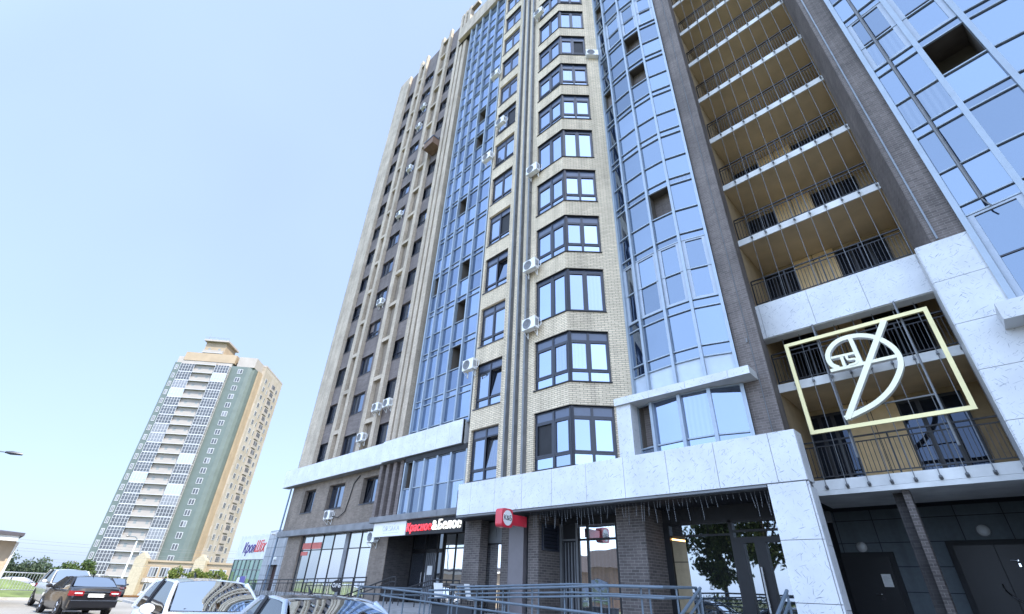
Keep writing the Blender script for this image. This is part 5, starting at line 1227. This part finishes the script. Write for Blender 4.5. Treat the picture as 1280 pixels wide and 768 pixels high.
# ================================================================ CARS
def lerp(a, b, t): return a + (b - a) * t
def interp(tab, x):
    for (x0, y0), (x1, y1) in zip(tab, tab[1:]):
        if x <= x1: t_ = max(0, min(1, (x - x0) / (x1 - x0))); t_ = t_ * t_ * (3 - 2 * t_) if False else t_; return lerp(y0, y1, t_)
    return tab[-1][1]
def make_car(label, cat, pos, head, col, L=4.6, W=1.78, H=1.45, belt=0.95, hood=0.92, trunk=1.0, rb=-2.0, rt=-1.15, wt=0.35, wb=1.25, wheel=0.32, wheels=(-1.35, 1.4), roofm=None, hatch=False, plate='', name='car'):
    """front toward +x; rb/rt rear glass base and top, wt/wb windscreen top and base along x"""
    t = thing('parked_' + name, pos, label, cat, None, head, local=True)
    hl = L / 2
    top = [(-hl, trunk - 0.24), (-hl + 0.12, trunk - 0.05), (-hl + 0.35, trunk), (rb, trunk + 0.005 if not hatch else belt + 0.02), (rb + 0.3, belt), (wb - 0.3, belt), (wb, hood + 0.02), (hl - 0.5, hood - 0.10), (hl - 0.15, hood - 0.22), (hl, hood - 0.38)]
    hwt = [(-hl, W / 2 - 0.16), (-hl + 0.25, W / 2 - 0.035), (-1.2, W / 2), (1.2, W / 2), (hl - 0.4, W / 2 - 0.05), (hl - 0.1, W / 2 - 0.17), (hl, W / 2 - 0.30)]
    bot = [(-hl, 0.36), (-hl + 0.3, 0.24), (hl - 0.3, 0.20), (hl, 0.30)]
    xs = sorted({-hl + L * i / 40 for i in range(41)} | {rb, wb}); rings = []
    for x in xs:
        zt, hw, zb = interp(top, x), interp(hwt, x), interp(bot, x); zs_ = zt
        half = [(0, zb), (hw * 0.88, zb), (hw * 0.97, zb + 0.10), (hw * 0.995, lerp(zb, zs_, 0.42)), (hw, lerp(zb, zs_, 0.62)), (hw * 0.985, lerp(zb, zs_, 0.80)), (hw * 0.955, lerp(zb, zs_, 0.93)), (hw * 0.90, zs_ - 0.004), (hw * 0.5, zs_ + 0.022), (0, zs_ + 0.03)]
        rings.append([Vector((x, -y, z)) for y, z in half] + [Vector((x, y, z)) for y, z in half[-2:0:-1]])
    b_ = MB(); b_.grid([r_ + [r_[0]] for r_ in rings]); n = len(rings[0])
    for r_, rev in ((rings[0], False), (rings[-1], True)): b_.face(r_ if rev else r_[::-1])
    body = b_.build('body', col, t, True); WL[body] = (0, 0, 0)
    # greenhouse
    wbw, wrw = W / 2 - 0.10, W / 2 - 0.30
    def roofz(x, y): s_ = (x - rt) / (wt - rt); return H - 0.045 * (y / wrw) ** 2 - 0.035 * (2 * s_ - 1) ** 2
    r_ = MB(); X = [rt + (wt - rt) * i / 10 for i in range(11)]; Y = [-wrw + 2 * wrw * j / 8 for j in range(9)]
    r_.grid([[(x, y, roofz(x, y)) for y in Y] for x in X]); r_.grid([[(x, y, roofz(x, y) - 0.05) for y in Y[::-1]] for x in X])
    ro = r_.build('roof', roofm or col, t, True)
    for side in (-1, 1):
        k = MB(); k.tube([(x, side * (wrw + 0.012), roofz(x, wrw) - 0.02) for x in X], 0.035, 8); k.build('roof_rail', col, t, True)
    def screen(x0, x1, wtp, wbp, zb, bulge, nm, parent=None):
        g = MB(); P_ = []
        for i in range(7):
            s_ = i / 6; row = []
            for j in range(9):
                v_ = -1 + 2 * j / 8; hw = lerp(wtp, wbp, s_); ztop = roofz(x0, v_ * wtp) - 0.004
                row.append((lerp(x0, x1, s_) + bulge * (1 - v_ * v_) * (0.35 + 0.65 * s_), v_ * hw, lerp(ztop, zb, s_) + 0.03 * math.sin(math.pi * s_)))
            P_.append(row)
        g.grid(P_ if bulge > 0 else [q[::-1] for q in P_]); return g.build(nm, M['carglass'], t, True)
    ws = screen(wt, wb, wrw - 0.01, wbw - 0.06, hood + 0.035, 0.13, 'windscreen'); WL[ws] = (0, 0, 0)
    screen(rt, rb, wrw - 0.01, wbw - 0.06, (trunk if not hatch else belt) + 0.03, -0.10, 'rear_window')
    k = MB()
    for yy in (-0.28, 0.18): k.tube([(wb + 0.02, yy - 0.25, hood + 0.055), (wb - 0.12, yy + 0.3, hood + 0.10)], 0.012, 5)
    k.build('wiper', M['black'], t)
    for side in (-1, 1):
        def Sp(x, s_):                                  # side surface: s_ 0 at belt, 1 at roof
            zr = roofz(min(max(x, rt), wt), wrw); zb = belt + 0.0
            if x < rt: zr = lerp(belt, zr, max(0, (x - rb) / (rt - rb)))
            if x > wt: zr = lerp(zr, belt, max(0, (x - wt) / (wb - wt)))
            z = lerp(zb, zr, s_); f_ = (z - belt) / (H - belt)
            return Vector((x, side * lerp(wbw + 0.01, wrw + 0.01, f_ ** 1.3), z))
        segs = [(rb + 0.28, (rb + wb) / 2 - 0.36), ((rb + wb) / 2 - 0.28, wb - 0.32)]
        for a, c in segs:
            g = MB(); P_ = [[Sp(lerp(a, c, i / 8), 0.02 + 0.92 * j / 4) for j in range(5)] for i in range(9)]
            g.grid(P_ if side > 0 else P_[::-1]); g.build('side_window', M['carglass'], t, True)
        for a, c, nm in ((rb, rt, 'rear_pillar'), (wb, wt, 'front_pillar')):
            k = MB(); k.tube([Sp(lerp(a, c, i / 6), 1.0) + Vector((0, -side * 0.015, 0)) for i in range(7)], [0.05 if nm == 'rear_pillar' else 0.036] * 7, 8); k.build(nm, col, t, True)
        k = MB(); xm = (rb + wb) / 2 - 0.32; k.tube([Sp(xm, i / 4) for i in range(5)], 0.045, 6); k.build('door_pillar', M['black'], t, True)
        k = MB(); k.tube([Sp(lerp(rb, wb, i / 12), 0.0) for i in range(13)], 0.016, 5); k.build('window_trim', M['chrome'], t, True)
        k = MB(); k.lathe([(0.0, -0.10), (0.07, -0.085), (0.095, 0.0), (0.08, 0.06), (0.0, 0.075)], (0, 0, 0), 'x', 12); k.v = [(wb - 0.42 + x, side * (W / 2 + 0.10) + y * 1.25, belt + 0.07 + z * 0.85) for x, y, z in k.v]
        k.tube([(wb - 0.40, side * (W / 2 - 0.10), belt + 0.0), (wb - 0.42, side * (W / 2 + 0.05), belt + 0.04)], 0.03, 6, 1); k.build('mirror', [col, M['black']], t, True)
        for xw in wheels:
            wh = MB(); wh.lathe([(wheel * 0.62, 0.0), (wheel * 0.93, 0.0), (wheel, 0.03), (wheel, 0.17), (wheel * 0.93, 0.20), (wheel * 0.62, 0.20)], (xw, side * (interp(hwt, xw) - 0.085) - 0.10, wheel), 'y', 24); tyre = wh.build('wheel', M['tyre'], t, True); WL[tyre] = (0, 0, 0)
            yo = side * (interp(hwt, xw) - 0.085) + side * 0.085; rm = MB(); rm.lathe([(wheel * 0.64, -0.01), (wheel * 0.60, 0.012), (wheel * 0.2, 0.0), (0.0, 0.005)] if side > 0 else [(0.0, -0.005), (wheel * 0.2, 0.0), (wheel * 0.60, -0.012), (wheel * 0.64, 0.01)], (xw, yo, wheel), 'y', 24)
            for s5 in range(5):
                a = s5 * 2 * math.pi / 5; rm.tube([(xw + 0.05 * math.cos(a), yo + side * 0.012, wheel + 0.05 * math.sin(a)), (xw + wheel * 0.6 * math.cos(a), yo + side * 0.02, wheel + wheel * 0.6 * math.sin(a))], 0.02, 5)
            rm.build('rim', M['rim'], tyre, True)
            ar = MB(); hwx = interp(hwt, xw); ar.lathe([(0.0, 0.0), (wheel * 1.14, 0.0), (wheel * 1.14, 0.014), (0.0, 0.014)], (xw, side * (hwx - 0.0) - 0.007, wheel + 0.01), 'y', 24); ar.build('wheel_arch', M['black'], t, True)
        tl = MB(); y0, y1 = side * (W / 2 - 0.04), side * (W / 2 - 0.46); zt = trunk - 0.12
        P_ = [[(-hl + (0.20 if i == 0 else 0.03 if i == 1 else -0.035), lerp(y0, y1, i / 4) if i else side * (W / 2 - 0.012), zt - 0.17 * j + 0.0) for j in range(2)] for i in range(5)]
        tl.grid(P_ if side < 0 else P_[::-1]); tl.grid([[(p[0] + 0.1, p[1] * 0.98, p[2]) for p in q] for q in (P_[::-1] if side < 0 else P_)])
        tl.box(-hl - 0.045, -hl - 0.03, min(y0 - side * 0.12, y1 + side * 0.05), max(y0 - side * 0.12, y1 + side * 0.05), zt - 0.10, zt - 0.055, 1); tl.build('tail_light', [M['taill'], M['headl']], t)
        hl_ = MB(); P_ = [[(hl - 0.30 + 0.16 * i / 3, side * lerp(W / 2 - 0.06, W / 2 - 0.42, i / 3), hood - 0.22 - 0.12 * j + 0.01) for j in range(2)] for i in range(4)]
        P_ = [[(x + 0.14, y, z) for x, y, z in q] for q in P_]; hl_.grid(P_ if side > 0 else P_[::-1]); hl_.grid([[(p[0] - 0.05, p[1], p[2]) for p in q] for q in (P_[::-1] if side > 0 else P_)]); hl_.build('headlight', M['headl'], t)
    k = MB(); k.box(-hl - 0.03, -hl + 0.1, -0.62, 0.62, trunk - 0.16, trunk - 0.125); k.build('chrome_strip', M['chrome'], t)
    k = MB(); k.box(-hl - 0.06, -hl + 0.15, -W / 2 + 0.1, W / 2 - 0.1, 0.36, 0.60); k.box(-hl - 0.07, -hl, -W / 2 + 0.12, W / 2 - 0.12, 0.585, 0.605, 1); k.build('rear_bumper', [col, M['chrome']], t)
    for x_, sgn, zz in ((-hl - 0.05, -1, trunk - 0.27), (hl + 0.01, 1, 0.45)):
        k = MB(); k.box(x_ - 0.015, x_ + 0.015, -0.27, 0.27, zz - 0.06, zz + 0.06); p_ = k.build('number_plate', M['white'], t); WL[p_] = (0, 0, 0)
        if plate: lettering('plate_lettering', plate, 0.10, (x_ + sgn * 0.018, -sgn * -0.24 * (1 if sgn < 0 else -1), zz - 0.035), M['black'], p_, 0.002, rot=(R(90), 0, R(-90) if sgn < 0 else R(90)), fit=0.50, bold=0.003)
    k = MB(); k.box(hl - 0.12, hl - 0.02, -0.45, 0.45, 0.42, 0.56); k.build('grille', M['black'], t)
    k = MB(); k.tube([(rt + 0.25, 0, H - 0.02), (rt + 0.05, 0, H + 0.1)], [0.03, 0.008], 6); k.build('antenna', M['black'], t)
    return t
def gp(az, r): p = pol(az, r); return p.x, p.y
def place_car(az, r, head, off, z=0.0):
    """position so that the point `off` metres ahead of the car's centre sits at the bearing"""
    x, y = gp(az, r); return (x - math.cos(head) * off, y - math.sin(head) * off, z)
hd = R(-2)
make_car('white hatchback facing the camera between the black sedan and the silver blue car', 'car', place_car(-72.5, 11.2, hd, 0.75), hd, paint('white_car_paint', (0.70, 0.72, 0.74)), L=4.05, W=1.76, H=1.57, belt=1.03, hood=1.06, trunk=1.0, rb=-1.85, rt=-1.45, wt=0.20, wb=0.95, hatch=True, plate='Т503КН 161', name='hatchback')
hd = R(-8)
make_car('silver blue car with a black roof nearest the camera at the bottom of the view', 'car', place_car(-62.0, 8.0, hd, 0.35), hd, paint('silver_blue_paint', (0.42, 0.48, 0.56), 0.3), L=4.6, W=1.80, H=1.435, belt=0.95, hood=0.97, trunk=1.0, rb=-1.9, rt=-1.05, wt=0.25, wb=1.15, roofm=paint('black_roof_paint', (0.015, 0.016, 0.018)), plate='О217ЕМ 161')
hd = R(186)
make_car('black sedan seen from behind with red tail lights and a white number plate', 'car', place_car(-81.55, 28.0, hd, -2.3), hd, plain('black_car_paint', (0.005, 0.005, 0.007), 0.3, coat=0.35), L=4.7, W=1.80, H=1.44, belt=0.95, hood=0.93, trunk=1.04, rb=-1.75, rt=-1.05, plate='М646РК 161')
hd = R(4)
make_car('silver car with black mirrors parked behind the black sedan', 'car', place_car(-83.3, 34.5, hd, 1.6), hd, paint('silver_car_paint', (0.50, 0.50, 0.49), 0.3), L=4.5, W=1.84, H=1.66, belt=1.05, hood=1.04, trunk=1.1, rb=-2.0, rt=-1.5, wt=0.1, wb=1.0, wheel=0.35, hatch=True)
hd = R(172)
make_car('dark car far behind the roof of the black sedan', 'car', (*gp(-80.6, 60), gz(-60)), hd, paint('dark_grey_paint', (0.03, 0.033, 0.04)), H=1.52)
make_car('small white car far off at the foot of the low beige shops', 'car', (*gp(-77.6, 128), -2.35), R(104), paint('white_far_paint', (0.66, 0.67, 0.67)), H=1.45)
make_car('dark blue car behind the bars of the fence', 'car', (*gp(-86.7, 72), gz(-70)), R(88), paint('dark_blue_paint', (0.02, 0.035, 0.10)), H=1.5)

# --- unseen bushes added to darken the lower reflection in the entrance glass
rnd = random.Random(91); t = thing('added_hedge', (-16, -11.5, 0), 'added unseen row of green bushes that darkens the reflection in the entrance glass', 'added_hedge')
mb = MB()
for i in range(5200):
    x = rnd.uniform(-26, -7); y = -11.5 + rnd.uniform(-0.55, 0.55); z = rnd.uniform(0.05, 1.75 + 0.15 * math.sin(x * 1.7)); p = Vector((x, y, z))
    a = Vector((rnd.gauss(0, 1), rnd.gauss(0, 1), rnd.gauss(0, 1))).normalized(); b2 = a.orthogonal().normalized(); c2 = a.cross(b2); q = rnd.uniform(0.06, 0.13)
    mb.face([p - b2 * q, p - c2 * q * 0.6, p + b2 * q, p + c2 * q * 0.6])
mb.build('foliage', M['leaf'], t)
